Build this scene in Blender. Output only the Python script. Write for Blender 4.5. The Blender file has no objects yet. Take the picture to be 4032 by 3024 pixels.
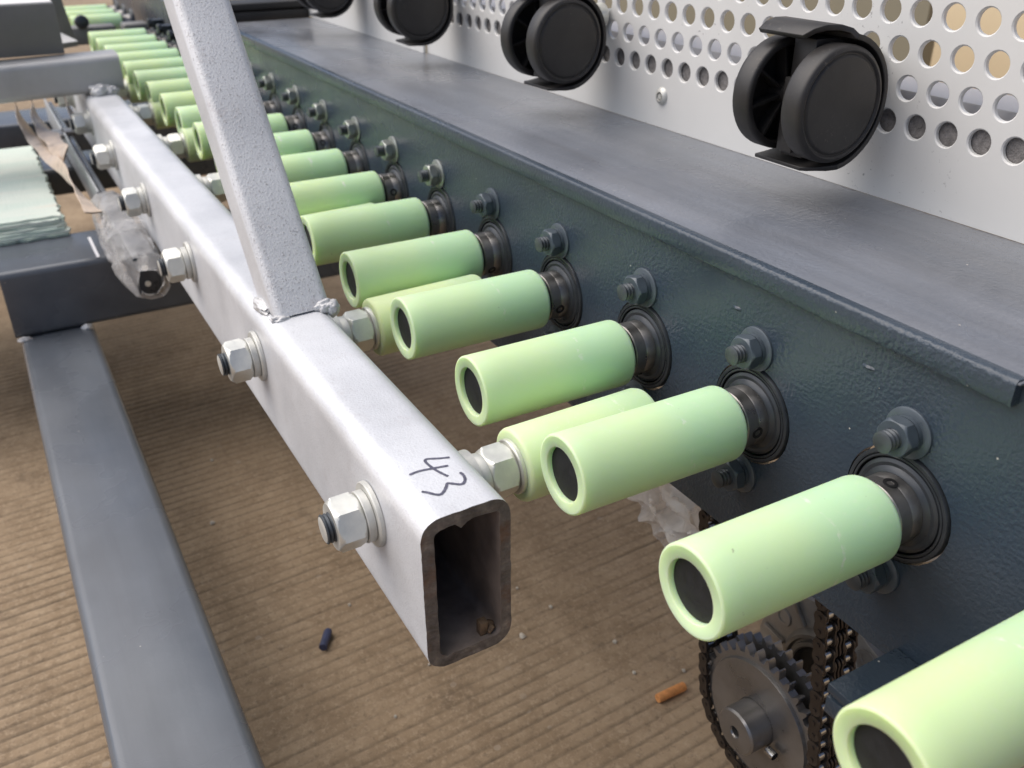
import bpy, bmesh, math, random
from mathutils import Vector, Matrix, noise
random.seed(7)
sc = bpy.context.scene
K = 0.1                      # all builder coordinates are in roller pitches (0.1 m)
PI = math.pi
R = math.radians

# ------------------------------------------------------------------ camera
cam = bpy.data.cameras.new('camera')
cam_o = bpy.data.objects.new('camera', cam)
sc.collection.objects.link(cam_o)
sc.camera = cam_o
ax = (0.49020, 0.87160, -0.00500)      # image right
ay = (0.41100, -0.23600, -0.88000)     # image down
az = (-0.76900, 0.42900, -0.47400)     # forward
X = Vector(ax).normalized()
Z = -Vector(az); Z = (Z - X * Z.dot(X)).normalized()
Y = Z.cross(X)
M = Matrix((X, Y, Z)).transposed().to_4x4()
M.translation = Vector((1.227, -3.326, 2.583)) * K
cam_o.matrix_world = M
cam.sensor_width = 36.0
cam.lens = 3625.09 / 4032 * 36.0
cam.clip_start = 0.01
cam.clip_end = 400
cam.dof.use_dof = True
cam.dof.focus_distance = 0.50
cam.dof.aperture_fstop = 13.0

# ------------------------------------------------------------------ world, sun, exposure
SUN = Vector((-0.38, -0.50, 0.92)).normalized()
world = bpy.data.worlds.new('World'); sc.world = world; world.use_nodes = True
wn = world.node_tree
sky = wn.nodes.new('ShaderNodeTexSky'); sky.sky_type = 'NISHITA'; sky.sun_disc = False
sky.sun_elevation = math.asin(SUN.z); sky.sun_rotation = math.atan2(SUN.x, SUN.y)
sky.air_density = 0.6; sky.dust_density = 2.5; sky.ozone_density = 0.0
wn.links.new(sky.outputs[0], wn.nodes['Background'].inputs[0])
wn.nodes['Background'].inputs[1].default_value = 0.065
sun = bpy.data.lights.new('sun', 'SUN'); sun.energy = 1.5; sun.angle = R(80); sun.color = (1.0, 0.955, 0.90)
sun_o = bpy.data.objects.new('sun', sun); sc.collection.objects.link(sun_o)
sun_o.rotation_euler = (-SUN).to_track_quat('-Z', 'Y').to_euler()
sc.view_settings.view_transform = 'Standard'
sc.view_settings.look = 'None'
sc.view_settings.gamma = 1.0
sc.view_settings.use_curve_mapping = False
sc.view_settings.exposure = 1.12
sc.render.engine = 'CYCLES'
sc.cycles.use_denoising = True
sc.cycles.max_bounces = 6
sc.cycles.caustics_reflective = False
sc.cycles.caustics_refractive = False
sc.cycles.transparent_max_bounces = 12

# ------------------------------------------------------------------ materials
def nodes_of(name):
    m = bpy.data.materials.new(name); m.use_nodes = True
    nt = m.node_tree
    return m, nt, nt.nodes['Principled BSDF']

def N(nt, t, **kw):
    n = nt.nodes.new(t)
    for k, v in kw.items():
        setattr(n, k, v)
    return n

def coords(nt, jitter=True):
    tc = N(nt, 'ShaderNodeTexCoord')
    if not jitter:
        return tc.outputs['Object']
    oi = N(nt, 'ShaderNodeObjectInfo')
    mul = N(nt, 'ShaderNodeMath', operation='MULTIPLY'); mul.inputs[1].default_value = 7.3
    nt.links.new(oi.outputs['Random'], mul.inputs[0])
    add = N(nt, 'ShaderNodeVectorMath', operation='ADD')
    nt.links.new(tc.outputs['Object'], add.inputs[0]); nt.links.new(mul.outputs[0], add.inputs[1])
    return add.outputs[0]

def noise_tex(nt, co, scale, detail=4, rough=0.55, stretch=None):
    n = N(nt, 'ShaderNodeTexNoise')
    n.inputs['Scale'].default_value = scale; n.inputs['Detail'].default_value = detail
    n.inputs['Roughness'].default_value = rough
    if stretch:
        mp = N(nt, 'ShaderNodeMapping'); mp.inputs['Scale'].default_value = stretch
        nt.links.new(co, mp.inputs[0]); co = mp.outputs[0]
    nt.links.new(co, n.inputs['Vector'])
    return n.outputs['Fac']

def ramp(nt, fac, stops):
    r = N(nt, 'ShaderNodeValToRGB')
    e = r.color_ramp.elements
    while len(e) < len(stops):
        e.new(0.5)
    for i, (p, c) in enumerate(stops):
        e[i].position = p
        e[i].color = (c[0], c[1], c[2], 1) if not isinstance(c, (int, float)) else (c, c, c, 1)
    nt.links.new(fac, r.inputs[0])
    return r.outputs[0]

def mixc(nt, fac, a, b):
    m = N(nt, 'ShaderNodeMix', data_type='RGBA')
    for sock, v in ((m.inputs[0], fac), (m.inputs[6], a), (m.inputs[7], b)):
        if hasattr(v, 'node'):
            nt.links.new(v, sock)
        elif isinstance(v, (int, float)):
            sock.default_value = v
        else:
            sock.default_value = (v[0], v[1], v[2], 1)
    return m.outputs[2]

def bump(nt, bsdf, height, strength, dist=0.001, prev=None):
    b = N(nt, 'ShaderNodeBump'); b.inputs['Strength'].default_value = strength; b.inputs['Distance'].default_value = dist
    nt.links.new(height, b.inputs['Height'])
    if prev is not None:
        nt.links.new(prev, b.inputs['Normal'])
    nt.links.new(b.outputs[0], bsdf.inputs['Normal'])
    return b.outputs[0]

def simple(name, base, rough=0.5, metal=0.0, var=0.12, vscale=40, bscale=0, bstr=0, bdist=0.0005, spec=0.5, rvar=0.1, coat=0):
    m, nt, p = nodes_of(name)
    co = coords(nt)
    f = noise_tex(nt, co, vscale, 5, 0.6)
    lo = [max(0, c * (1 - var)) for c in base]; hi = [min(1, c * (1 + var)) for c in base]
    nt.links.new(ramp(nt, f, [(0.3, lo), (0.7, hi)]), p.inputs['Base Color'])
    nt.links.new(ramp(nt, f, [(0.3, max(0.02, rough - rvar)), (0.7, min(1, rough + rvar))]), p.inputs['Roughness'])
    p.inputs['Metallic'].default_value = metal
    p.inputs['Specular IOR Level'].default_value = spec
    p.inputs['Coat Weight'].default_value = coat
    if bscale:
        bump(nt, p, noise_tex(nt, co, bscale, 3, 0.5), bstr, bdist)
    return m

def dark_paint(name, base, rough, dust=0.0, peel=0.5, streak=0.0, pf=430):
    m, nt, p = nodes_of(name)
    co = coords(nt, False)
    f = noise_tex(nt, co, 9, 5, 0.6)
    col = ramp(nt, f, [(0.3, [c * 0.85 for c in base]), (0.7, [c * 1.15 for c in base])])
    if streak:
        st = noise_tex(nt, co, 17, 6, 0.62, (0.09, 1.0, 1))
        col = mixc(nt, ramp(nt, st, [(0.36, 0.0), (0.62, streak)]), col, [c * 0.42 for c in base])
    if dust:
        d = noise_tex(nt, co, 14, 6, 0.65, (0.35, 1.2, 1))
        df = ramp(nt, d, [(0.42, 0.0), (0.68, dust)])
        col = mixc(nt, df, col, (0.30, 0.27, 0.24))
    v = N(nt, 'ShaderNodeTexVoronoi'); v.inputs['Scale'].default_value = 120
    nt.links.new(co, v.inputs['Vector'])
    wn2 = N(nt, 'ShaderNodeTexNoise'); wn2.inputs['Scale'].default_value = 55; nt.links.new(co, wn2.inputs['Vector'])
    thr = N(nt, 'ShaderNodeMath', operation='LESS_THAN'); thr.inputs[1].default_value = 0.065
    nt.links.new(v.outputs['Distance'], thr.inputs[0])
    keep = ramp(nt, wn2.outputs['Fac'], [(0.58, 0.0), (0.63, 1.0)])
    mm = N(nt, 'ShaderNodeMath', operation='MULTIPLY'); nt.links.new(thr.outputs[0], mm.inputs[0]); nt.links.new(keep, mm.inputs[1])
    col = mixc(nt, mm.outputs[0], col, (0.42, 0.40, 0.37))
    nt.links.new(col, p.inputs['Base Color'])
    lf = noise_tex(nt, co, 5.5, 4, 0.6)
    nt.links.new(ramp(nt, lf, [(0.35, rough - 0.09), (0.65, rough + 0.12)]), p.inputs['Roughness'])
    b1 = noise_tex(nt, co, pf, 2, 0.5)
    bm_ = N(nt, 'ShaderNodeMath', operation='MULTIPLY'); nt.links.new(b1, bm_.inputs[0])
    nt.links.new(ramp(nt, noise_tex(nt, co, 9, 3, 0.6), [(0.38, 0.35), (0.62, 1.1)]), bm_.inputs[1])
    n1 = bump(nt, p, bm_.outputs[0], peel, 0.0008)
    bump(nt, p, noise_tex(nt, co, 160, 2, 0.5), peel * 0.35, 0.0004, n1)
    return m

M_ = {}
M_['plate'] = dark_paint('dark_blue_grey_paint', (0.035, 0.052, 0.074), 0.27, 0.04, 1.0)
M_['shelf'] = dark_paint('dusty_skylit_blue_grey_paint', (0.195, 0.212, 0.245), 0.27, 0.12, 0.75, 0.6, 330)  # plate paint with dust; base lightened to stand in for sky reflection
M_['beam'] = dark_paint('base_frame_paint', (0.108, 0.122, 0.143), 0.26, 0.04, 0.05, 0.4)
M_['bolt'] = simple('painted_bolt', (0.075, 0.095, 0.115), 0.36, 0.1, 0.15, 90, 500, 0.15, 0.0003)
M_['bolt_bare'] = simple('half_painted_bolt', (0.34, 0.36, 0.34), 0.36, 0.7, 0.2, 90)
M_['thread'] = simple('dark_thread', (0.070, 0.080, 0.090), 0.4, 0.4, 0.2, 120)
M_['zinc'] = simple('zinc_plating', (0.72, 0.72, 0.665), 0.42, 0.62, 0.14, 60, 300, 0.15, 0.0003, rvar=0.1)
M_['zinc_dull'] = simple('dull_zinc_plating', (0.63, 0.63, 0.59), 0.5, 0.5, 0.14, 90, 400, 0.15, 0.0003)
M_['collar'] = simple('turned_steel', (0.27, 0.26, 0.25), 0.34, 0.85, 0.2, 70, 700, 0.1, 0.0002)
M_['bearing'] = simple('bearing_steel', (0.045, 0.050, 0.057), 0.34, 0.3, 0.2, 60)
M_['black'] = simple('black_rubber', (0.012, 0.012, 0.013), 0.55, 0.0, 0.3, 60)
M_['plug'] = simple('black_plug', (0.011, 0.011, 0.012), 0.68, 0.0, 0.4, 200, 900, 0.3, 0.0003)
def nylon():
    m, nt, p = nodes_of('dusty_black_nylon')
    co = coords(nt)
    a = ramp(nt, noise_tex(nt, co, 45, 5, 0.6), [(0.3, (0.017, 0.016, 0.016)), (0.7, (0.030, 0.028, 0.027))])
    mm = N(nt, 'ShaderNodeMath', operation='MULTIPLY')
    nt.links.new(ramp(nt, noise_tex(nt, co, 420, 4, 0.7), [(0.58, 0.0), (0.72, 1.0)]), mm.inputs[0]); nt.links.new(ramp(nt, noise_tex(nt, co, 34, 4, 0.65), [(0.52, 0.0), (0.68, 0.55)]), mm.inputs[1])
    nt.links.new(mixc(nt, mm.outputs[0], a, (0.22, 0.19, 0.165)), p.inputs['Base Color'])
    p.inputs['Roughness'].default_value = 0.46
    bump(nt, p, noise_tex(nt, co, 900, 2, 0.5), 0.18, 0.0002)
    return m
M_['plastic'] = nylon()
M_['plastic_face'] = simple('black_nylon_disc', (0.026, 0.024, 0.022), 0.56, 0.0, 0.3, 60, 900, 0.2, 0.0002)
M_['steel_dark'] = simple('oiled_steel', (0.25, 0.24, 0.232), 0.34, 0.75, 0.2, 30, 600, 0.08, 0.0002)
M_['chain'] = simple('chain_plate', (0.062, 0.050, 0.042), 0.42, 0.6, 0.25, 80)
M_['chain_roller'] = simple('chain_roller', (0.36, 0.36, 0.36), 0.22, 0.95, 0.2, 80)
M_['cast'] = simple('cast_metal', (0.30, 0.28, 0.255), 0.42, 0.55, 0.25, 40, 300, 0.3, 0.0006)
M_['chip_wood'] = simple('wood_fibre', (0.15, 0.095, 0.055), 0.8, 0, 0.4, 300)
M_['butt'] = simple('filter_paper', (0.62, 0.27, 0.09), 0.8, 0, 0.25, 200)
M_['blue'] = simple('dark_blue_plastic', (0.035, 0.045, 0.10), 0.5, 0, 0.3, 100)
M_['crumb'] = simple('pale_crumb', (0.45, 0.41, 0.35), 0.9, 0, 0.2, 100)
M_['ink'] = simple('marker_ink', (0.10, 0.10, 0.14), 0.5, 0, 0.45, 500)
M_['chalk'] = simple('white_paint_mark', (0.75, 0.75, 0.78), 0.7, 0, 0.1, 200)
M_['felt'] = simple('grey_felt', (0.20, 0.19, 0.185), 0.95, 0, 0.35, 300, 900, 0.6, 0.002)
M_['wall'] = simple('cream_wall', (0.80, 0.66, 0.44), 0.8, 0, 0.05, 3)
M_['olive'] = simple('olive_grey_board', (0.24, 0.215, 0.15), 0.8, 0, 0.06, 3)
M_['bar'] = simple('pale_grey_bar', (0.60, 0.60, 0.62), 0.5, 0, 0.06, 10)
M_['grey_box'] = simple('mid_grey_paint', (0.185, 0.18, 0.17), 0.5, 0.1, 0.12, 14, 250, 0.12, 0.0006)
M_['paper'] = simple('white_sheet', (0.80, 0.79, 0.77), 0.7, 0, 0.04, 20)
M_['guide'] = simple('grey_guide_paint', (0.40, 0.42, 0.43), 0.42, 0.3, 0.1, 20)
M_['weld'] = simple('painted_weld', (0.60, 0.60, 0.60), 0.45, 0.25, 0.25, 90, 250, 0.5, 0.001)

def silver(name, base, rough, grain, rust=0.0, gs=700):
    m, nt, p = nodes_of(name)
    co = coords(nt, False)
    f = noise_tex(nt, co, 11, 6, 0.62)
    col = ramp(nt, f, [(0.34, [c * 0.84 for c in base]), (0.5, [c * 0.95 for c in base]), (0.7, [c * 1.05 for c in base])])
    g = noise_tex(nt, co, gs, 3, 0.65)
    col = mixc(nt, ramp(nt, g, [(0.56, 0.0), (0.72, grain)]), col, (0.20, 0.18, 0.17))
    if rust:
        rr = noise_tex(nt, co, 45, 5, 0.7)
        g2 = noise_tex(nt, co, 300, 2, 0.5)
        mm = N(nt, 'ShaderNodeMath', operation='MULTIPLY')
        nt.links.new(ramp(nt, rr, [(0.52, 0.0), (0.7, rust)]), mm.inputs[0]); nt.links.new(ramp(nt, g2, [(0.45, 0.2), (0.65, 1.0)]), mm.inputs[1])
        col = mixc(nt, mm.outputs[0], col, (0.24, 0.14, 0.10))
    nt.links.new(col, p.inputs['Base Color'])
    p.inputs['Metallic'].default_value = 0.25
    nt.links.new(ramp(nt, f, [(0.3, rough - 0.06), (0.7, rough + 0.08)]), p.inputs['Roughness'])
    n1 = bump(nt, p, g, 0.25 + 0.5 * grain, 0.0006)
    bump(nt, p, noise_tex(nt, co, 60, 3, 0.5), 0.12, 0.001, n1)
    return m
M_['silver'] = silver('silver_paint', (0.725, 0.74, 0.765), 0.44, 0.22, 0.12)
M_['silver_rough'] = silver('grainy_silver_paint', (0.665, 0.675, 0.69), 0.5, 0.75, 0.30, 620)
M_['silver_grey'] = silver('grey_silver_paint', (0.44, 0.445, 0.45), 0.46, 0.15, 0.1)

def cut_steel():
    m, nt, p = nodes_of('raw_cut_steel')
    co = coords(nt, False)
    f = noise_tex(nt, co, 130, 6, 0.7)
    g = noise_tex(nt, co, 260, 4, 0.6, (1, 0.25, 1.2))
    col = ramp(nt, f, [(0.3, (0.09, 0.078, 0.072)), (0.55, (0.19, 0.168, 0.155)), (0.75, (0.36, 0.31, 0.27))])
    rr = noise_tex(nt, co, 38, 4, 0.7)
    col = mixc(nt, ramp(nt, rr, [(0.56, 0.0), (0.72, 0.5)]), col, (0.20, 0.085, 0.035))
    nt.links.new(col, p.inputs['Base Color'])
    p.inputs['Metallic'].default_value = 0.35
    p.inputs['Roughness'].default_value = 0.55
    bump(nt, p, g, 0.6, 0.0015)
    return m
M_['cut'] = cut_steel()
M_['tube_in'] = simple('raw_tube_inside', (0.27, 0.215, 0.18), 0.55, 0.15, 0.3, 60, 200, 0.3, 0.0006)

def pu(name, base, dusty):
    m, nt, p = nodes_of(name)
    co = coords(nt)
    f = noise_tex(nt, co, 14, 4, 0.55)
    oi = N(nt, 'ShaderNodeObjectInfo')
    a = mixc(nt, oi.outputs['Random'], base, [base[0] * 1.06, base[1] * 1.0, base[2] * 0.88])
    col = mixc(nt, ramp(nt, f, [(0.35, 0.0), (0.75, 0.35)]), a, [base[0] * 0.92, base[1] * 1.0, base[2] * 1.15])
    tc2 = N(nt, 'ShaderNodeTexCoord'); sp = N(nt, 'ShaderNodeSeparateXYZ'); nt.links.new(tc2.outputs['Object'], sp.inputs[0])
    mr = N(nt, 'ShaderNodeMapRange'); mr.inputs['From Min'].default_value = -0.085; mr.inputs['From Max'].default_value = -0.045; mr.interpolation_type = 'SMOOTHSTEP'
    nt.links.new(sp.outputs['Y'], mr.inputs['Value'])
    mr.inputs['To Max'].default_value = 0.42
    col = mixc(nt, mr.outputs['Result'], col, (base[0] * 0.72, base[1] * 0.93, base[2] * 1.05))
    d = noise_tex(nt, co, 330, 4, 0.7)
    d2 = noise_tex(nt, co, 26, 3, 0.6)
    mm = N(nt, 'ShaderNodeMath', operation='MULTIPLY')
    nt.links.new(ramp(nt, d, [(0.56, 0.0), (0.72, dusty)]), mm.inputs[0]); nt.links.new(ramp(nt, d2, [(0.4, 0.1), (0.7, 1.0)]), mm.inputs[1])
    col = mixc(nt, mm.outputs[0], col, (0.80, 0.82, 0.72))
    # pale scuffed ring where the glass edge has run
    sn = noise_tex(nt, co, 55, 4, 0.7)
    ad = N(nt, 'ShaderNodeMath', operation='MULTIPLY_ADD'); nt.links.new(sn, ad.inputs[0]); ad.inputs[1].default_value = 0.012; nt.links.new(sp.outputs['Y'], ad.inputs[2])
    cr = N(nt, 'ShaderNodeMath', operation='COMPARE'); cr.inputs[1].default_value = -0.052; cr.inputs[2].default_value = 0.0009
    nt.links.new(ad.outputs[0], cr.inputs[0])
    m3 = N(nt, 'ShaderNodeMath', operation='MULTIPLY'); nt.links.new(cr.outputs[0], m3.inputs[0])
    nt.links.new(ramp(nt, noise_tex(nt, co, 120, 4, 0.7), [(0.50, 0.0), (0.66, 0.8)]), m3.inputs[1])
    col = mixc(nt, m3.outputs[0], col, (0.88, 0.9, 0.82))
    # small dark flecks
    fl = noise_tex(nt, co, 260, 2, 0.5)
    col = mixc(nt, ramp(nt, fl, [(0.77, 0.0), (0.80, 0.5)]), col, (0.2, 0.22, 0.12))
    nt.links.new(col, p.inputs['Base Color'])
    p.inputs['Subsurface Weight'].default_value = 0.85
    p.inputs['Subsurface Radius'].default_value = (1.0, 1.0, 0.5)
    p.inputs['Subsurface Scale'].default_value = 0.0055
    p.inputs['Roughness'].default_value = 0.42
    p.inputs['Specular IOR Level'].default_value = 0.4
    bump(nt, p, noise_tex(nt, co, 90, 3, 0.5), 0.05, 0.0005)
    return m
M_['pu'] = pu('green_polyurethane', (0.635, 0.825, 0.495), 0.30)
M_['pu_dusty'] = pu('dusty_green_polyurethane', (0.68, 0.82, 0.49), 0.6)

def panel_mat():
    m, nt, p = nodes_of('off_white_panel_paint')
    co = coords(nt, False)
    f = noise_tex(nt, co, 7, 5, 0.6)
    col = ramp(nt, f, [(0.3, (0.66, 0.66, 0.64)), (0.7, (0.73, 0.73, 0.71))])
    s = noise_tex(nt, co, 240, 4, 0.65)
    big = noise_tex(nt, co, 13, 4, 0.6)
    mm = N(nt, 'ShaderNodeMath', operation='MULTIPLY')
    nt.links.new(ramp(nt, s, [(0.62, 0.0), (0.68, 0.85)]), mm.inputs[0]); nt.links.new(ramp(nt, big, [(0.52, 0.0), (0.62, 1.0)]), mm.inputs[1])
    col = mixc(nt, mm.outputs[0], col, (0.16, 0.155, 0.15))
    nt.links.new(col, p.inputs['Base Color'])
    p.inputs['Roughness'].default_value = 0.45
    bump(nt, p, noise_tex(nt, co, 260, 3, 0.5), 0.08, 0.0004)
    return m
M_['panel'] = panel_mat()

def film_mat(name='clear_plastic_film', lo=0.04, hi=0.26):
    m, nt, p = nodes_of(name)
    co = coords(nt, False)
    f = noise_tex(nt, co, 22, 3, 0.6)
    lw = N(nt, 'ShaderNodeLayerWeight'); lw.inputs['Blend'].default_value = 0.35
    p.inputs['Base Color'].default_value = (0.86, 0.85, 0.84, 1)
    p.inputs['Roughness'].default_value = 0.14
    ad = N(nt, 'ShaderNodeMath', operation='ADD'); ad.use_clamp = True
    nt.links.new(ramp(nt, f, [(0.38, lo), (0.7, hi)]), ad.inputs[0])
    ml = N(nt, 'ShaderNodeMath', operation='MULTIPLY'); ml.inputs[1].default_value = 0.42
    nt.links.new(lw.outputs['Facing'], ml.inputs[0]); nt.links.new(ml.outputs[0], ad.inputs[1])
    nt.links.new(ad.outputs[0], p.inputs['Alpha'])
    p.inputs['Specular IOR Level'].default_value = 0.9
    bump(nt, p, noise_tex(nt, co, 70, 2, 0.5), 0.35, 0.003)
    return m
M_['film'] = film_mat()
M_['film_hazy'] = film_mat('hazy_plastic_film', 0.22, 0.6)
M_['tape'] = simple('beige_plastic_strip', (0.66, 0.54, 0.43), 0.35, 0, 0.2, 60, 120, 0.3, 0.001)

def foam_mat():
    m, nt, p = nodes_of('pale_green_foam')
    co = coords(nt)
    f = noise_tex(nt, co, 30, 5, 0.6, (0.6, 0.1, 1))
    col = ramp(nt, f, [(0.3, (0.42, 0.56, 0.49)), (0.45, (0.62, 0.72, 0.64)), (0.58, (0.70, 0.76, 0.68)), (0.72, (0.74, 0.69, 0.58))])
    nt.links.new(col, p.inputs['Base Color']); p.inputs['Roughness'].default_value = 0.9
    bump(nt, p, noise_tex(nt, co, 300, 3, 0.6), 0.5, 0.002)
    return m
M_['foam'] = foam_mat()
M_['foam_edge'] = simple('torn_foam_edge', (0.34, 0.42, 0.37), 0.95, 0, 0.3, 250, 500, 0.6, 0.002)

def ground_mat():
    m, nt, p = nodes_of('grooved_concrete')
    co = coords(nt, False)
    a = noise_tex(nt, co, 2.6, 6, 0.65)
    col = ramp(nt, a, [(0.3, (0.180, 0.124, 0.074)), (0.55, (0.255, 0.181, 0.110)), (0.75, (0.40, 0.297, 0.192))])
    b = noise_tex(nt, co, 28, 6, 0.7)
    col = mixc(nt, ramp(nt, b, [(0.38, 0.0), (0.75, 0.6)]), col, (0.43, 0.325, 0.212))
    d = noise_tex(nt, co, 17, 5, 0.7)
    col = mixc(nt, ramp(nt, d, [(0.58, 0.0), (0.75, 0.65)]), col, (0.12, 0.085, 0.054))
    gr = noise_tex(nt, co, 210, 4, 0.75)
    col = mixc(nt, ramp(nt, gr, [(0.50, 0.0), (0.74, 0.6)]), col, (0.47, 0.365, 0.25))
    gd = noise_tex(nt, co, 150, 4, 0.75)
    col = mixc(nt, ramp(nt, gd, [(0.54, 0.0), (0.76, 0.65)]), col, (0.085, 0.06, 0.04))
    v = N(nt, 'ShaderNodeTexVoronoi'); v.inputs['Scale'].default_value = 38; nt.links.new(co, v.inputs['Vector'])
    thr = N(nt, 'ShaderNodeMath', operation='LESS_THAN'); thr.inputs[1].default_value = 0.12; nt.links.new(v.outputs['Distance'], thr.inputs[0])
    k = noise_tex(nt, co, 9, 3, 0.6)
    mm = N(nt, 'ShaderNodeMath', operation='MULTIPLY'); nt.links.new(thr.outputs[0], mm.inputs[0]); nt.links.new(ramp(nt, k, [(0.5, 0.0), (0.65, 0.5)]), mm.inputs[1])
    col = mixc(nt, mm.outputs[0], col, (0.40, 0.34, 0.27))
    # soil in the grooves, with their shadow put into the colour too
    at = N(nt, 'ShaderNodeAttribute'); at.attribute_name = 'groove_soil_shade'
    sm = N(nt, 'ShaderNodeMath', operation='MULTIPLY'); nt.links.new(at.outputs['Fac'], sm.inputs[0]); nt.links.new(ramp(nt, b, [(0.3, 0.60), (0.6, 0.95)]), sm.inputs[1])
    col = mixc(nt, sm.outputs[0], col, (0.075, 0.058, 0.042))
    nt.links.new(col, p.inputs['Base Color'])
    p.inputs['Roughness'].default_value = 0.85
    n1 = bump(nt, p, noise_tex(nt, co, 90, 5, 0.7), 0.35, 0.003)
    bump(nt, p, noise_tex(nt, co, 12, 3, 0.6), 0.3, 0.006, n1)
    return m
M_['ground'] = ground_mat()

# ------------------------------------------------------------------ mesh helpers
class MB:
    def __init__(s):
        s.v = []; s.f = []; s.m = []
    def add(s, vs, fs, mi=0):
        o = len(s.v); s.v += [tuple(x) for x in vs]
        s.f += [tuple(i + o for i in f) for f in fs]; s.m += [mi] * len(fs)
        return s
    def box(s, x0, x1, y0, y1, z0, z1, mi=0):
        return s.add([(x0, y0, z0), (x1, y0, z0), (x1, y1, z0), (x0, y1, z0), (x0, y0, z1), (x1, y0, z1), (x1, y1, z1), (x0, y1, z1)],
                     [(0, 3, 2, 1), (4, 5, 6, 7), (0, 1, 5, 4), (1, 2, 6, 5), (2, 3, 7, 6), (3, 0, 4, 7)], mi)
    def lathe(s, prof, axis='y', c=(0, 0, 0), seg=40, mi=0, close=False):
        """prof = [(position along axis, radius)]"""
        vs = []; fs = []; n = len(prof)
        for a, r in prof:
            for k in range(seg):
                t = 2 * PI * k / seg
                u, w = r * math.cos(t), r * math.sin(t)
                if axis == 'y': vs.append((c[0] + u, c[1] + a, c[2] + w))
                elif axis == 'x': vs.append((c[0] + a, c[1] + u, c[2] + w))
                else: vs.append((c[0] + u, c[1] + w, c[2] + a))
        rng = range(n) if close else range(n - 1)
        for i in rng:
            j = (i + 1) % n
            for k in range(seg):
                l = (k + 1) % seg
                fs.append((i * seg + k, i * seg + l, j * seg + l, j * seg + k))
        return s.add(vs, fs, mi)
    def prism(s, poly, axis, a, b, mi=0):
        """poly of (u,w) extruded along axis; y: (x,z), x: (y,z), z: (x,y)"""
        def P(u, w, t):
            return (u, t, w) if axis == 'y' else ((t, u, w) if axis == 'x' else (u, w, t))
        n = len(poly)
        vs = [P(u, w, a) for u, w in poly] + [P(u, w, b) for u, w in poly]
        fs = [(i, (i + 1) % n, n + (i + 1) % n, n + i) for i in range(n)]
        fs += [tuple(range(n))[::-1], tuple(range(n, 2 * n))]
        return s.add(vs, fs, mi)
    def hexnut(s, y0, y1, rc, rin, c=(0, 0), rot=0.0, ch=0.02, mi=0):
        """hexagonal nut along y, chamfered corners at y0 and y1, bore rin"""
        seg = 48
        def ring(y, rr):
            out = []
            for k in range(seg):
                t = 2 * PI * k / seg
                a = (t - rot) % (PI / 3) - PI / 6
                hexr = rc * math.cos(PI / 6) / math.cos(a)
                r = min(hexr, rr) if rr else hexr
                out.append((c[0] + r * math.cos(t), y, c[1] + r * math.sin(t)))
            return out
        def circ(y, r):
            return [(c[0] + r * math.cos(2 * PI * k / seg), y, c[1] + r * math.sin(2 * PI * k / seg)) for k in range(seg)]
        ap = rc * math.cos(PI / 6)
        rings = [circ(y0, rin), circ(y0, ap * 0.97)]
        # chamfer: cone from radius ap*0.97 at y0 growing towards the corners
        steps = 6
        for i in range(1, steps + 1):
            rr = ap * 0.97 + (rc - ap * 0.97) * i / steps
            rings.append(ring(y0 + (y1 - y0) * 0.0 + ch * i / steps, rr))
        for i in range(steps, 0, -1):
            rr = ap * 0.97 + (rc - ap * 0.97) * i / steps
            rings.append(ring(y1 - ch * i / steps, rr))
        rings += [circ(y1, ap * 0.97), circ(y1, rin)]
        vs = [p for r in rings for p in r]; fs = []
        for i in range(len(rings)):
            j = (i + 1) % len(rings)
            for k in range(seg):
                l = (k + 1) % seg
                fs.append((i * seg + k, i * seg + l, j * seg + l, j * seg + k))
        return s.add(vs, fs, mi)
    def thread(s, y0, y1, r, c=(0, 0), pitch=0.017, depth=0.008, cap0=True, seg=24, mi=0):
        prof = []
        n = max(2, int(round((y1 - y0) / pitch)))
        prof.append((y0, 0.0001)); prof.append((y0, r - depth))
        for i in range(n):
            a = y0 + (y1 - y0) * i / n
            prof += [(a + pitch * 0.25, r), (a + pitch * 0.5, r), (a + pitch * 0.85, r - depth)]
        prof.append((y1, r - depth))
        return s.lathe(prof, 'y', (c[0], 0, c[1]), seg, mi)
    def build(s, name, mats, parent=None, smooth=38, bev=0, segs=2, loc=None, solid=0):
        me = bpy.data.meshes.new(name)
        bm = bmesh.new()
        vv = [bm.verts.new((x * K, y * K, z * K)) for x, y, z in s.v]
        for f, mi in zip(s.f, s.m):
            try:
                fc = bm.faces.new([vv[i] for i in f]); fc.material_index = mi
            except ValueError:
                pass
        bmesh.ops.remove_doubles(bm, verts=bm.verts, dist=1e-6)
        bmesh.ops.recalc_face_normals(bm, faces=bm.faces)
        if bev:
            ed = [e for e in bm.edges if len(e.link_faces) == 2 and e.calc_face_angle(0) > R(30)]
            bmesh.ops.bevel(bm, geom=ed, offset=bev * K, segments=segs, profile=0.5, affect='EDGES', clamp_overlap=True)
        for f in bm.faces: f.smooth = True
        for e in bm.edges:
            if len(e.link_faces) == 2 and e.calc_face_angle(0) > R(smooth):
                e.smooth = False
        bm.to_mesh(me); bm.free()
        for m in (mats if isinstance(mats, (list, tuple)) else [mats]):
            me.materials.append(M_[m] if isinstance(m, str) else m)
        o = bpy.data.objects.new(name, me)
        sc.collection.objects.link(o)
        if parent is not None: o.parent = parent
        if loc: o.location = [c * K for c in loc]
        return o

def tag(o, label, cat, group=None, kind=None):
    if label: o['label'] = label
    if cat: o['category'] = cat
    if group: o['group'] = group
    if kind: o['kind'] = kind
    return o

def thing(name, loc, label, cat, group=None):
    o = bpy.data.objects.new(name, None); o.empty_display_size = 0.01
    sc.collection.objects.link(o); o.location = [c * K for c in loc]
    return tag(o, label, cat, group)

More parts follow.
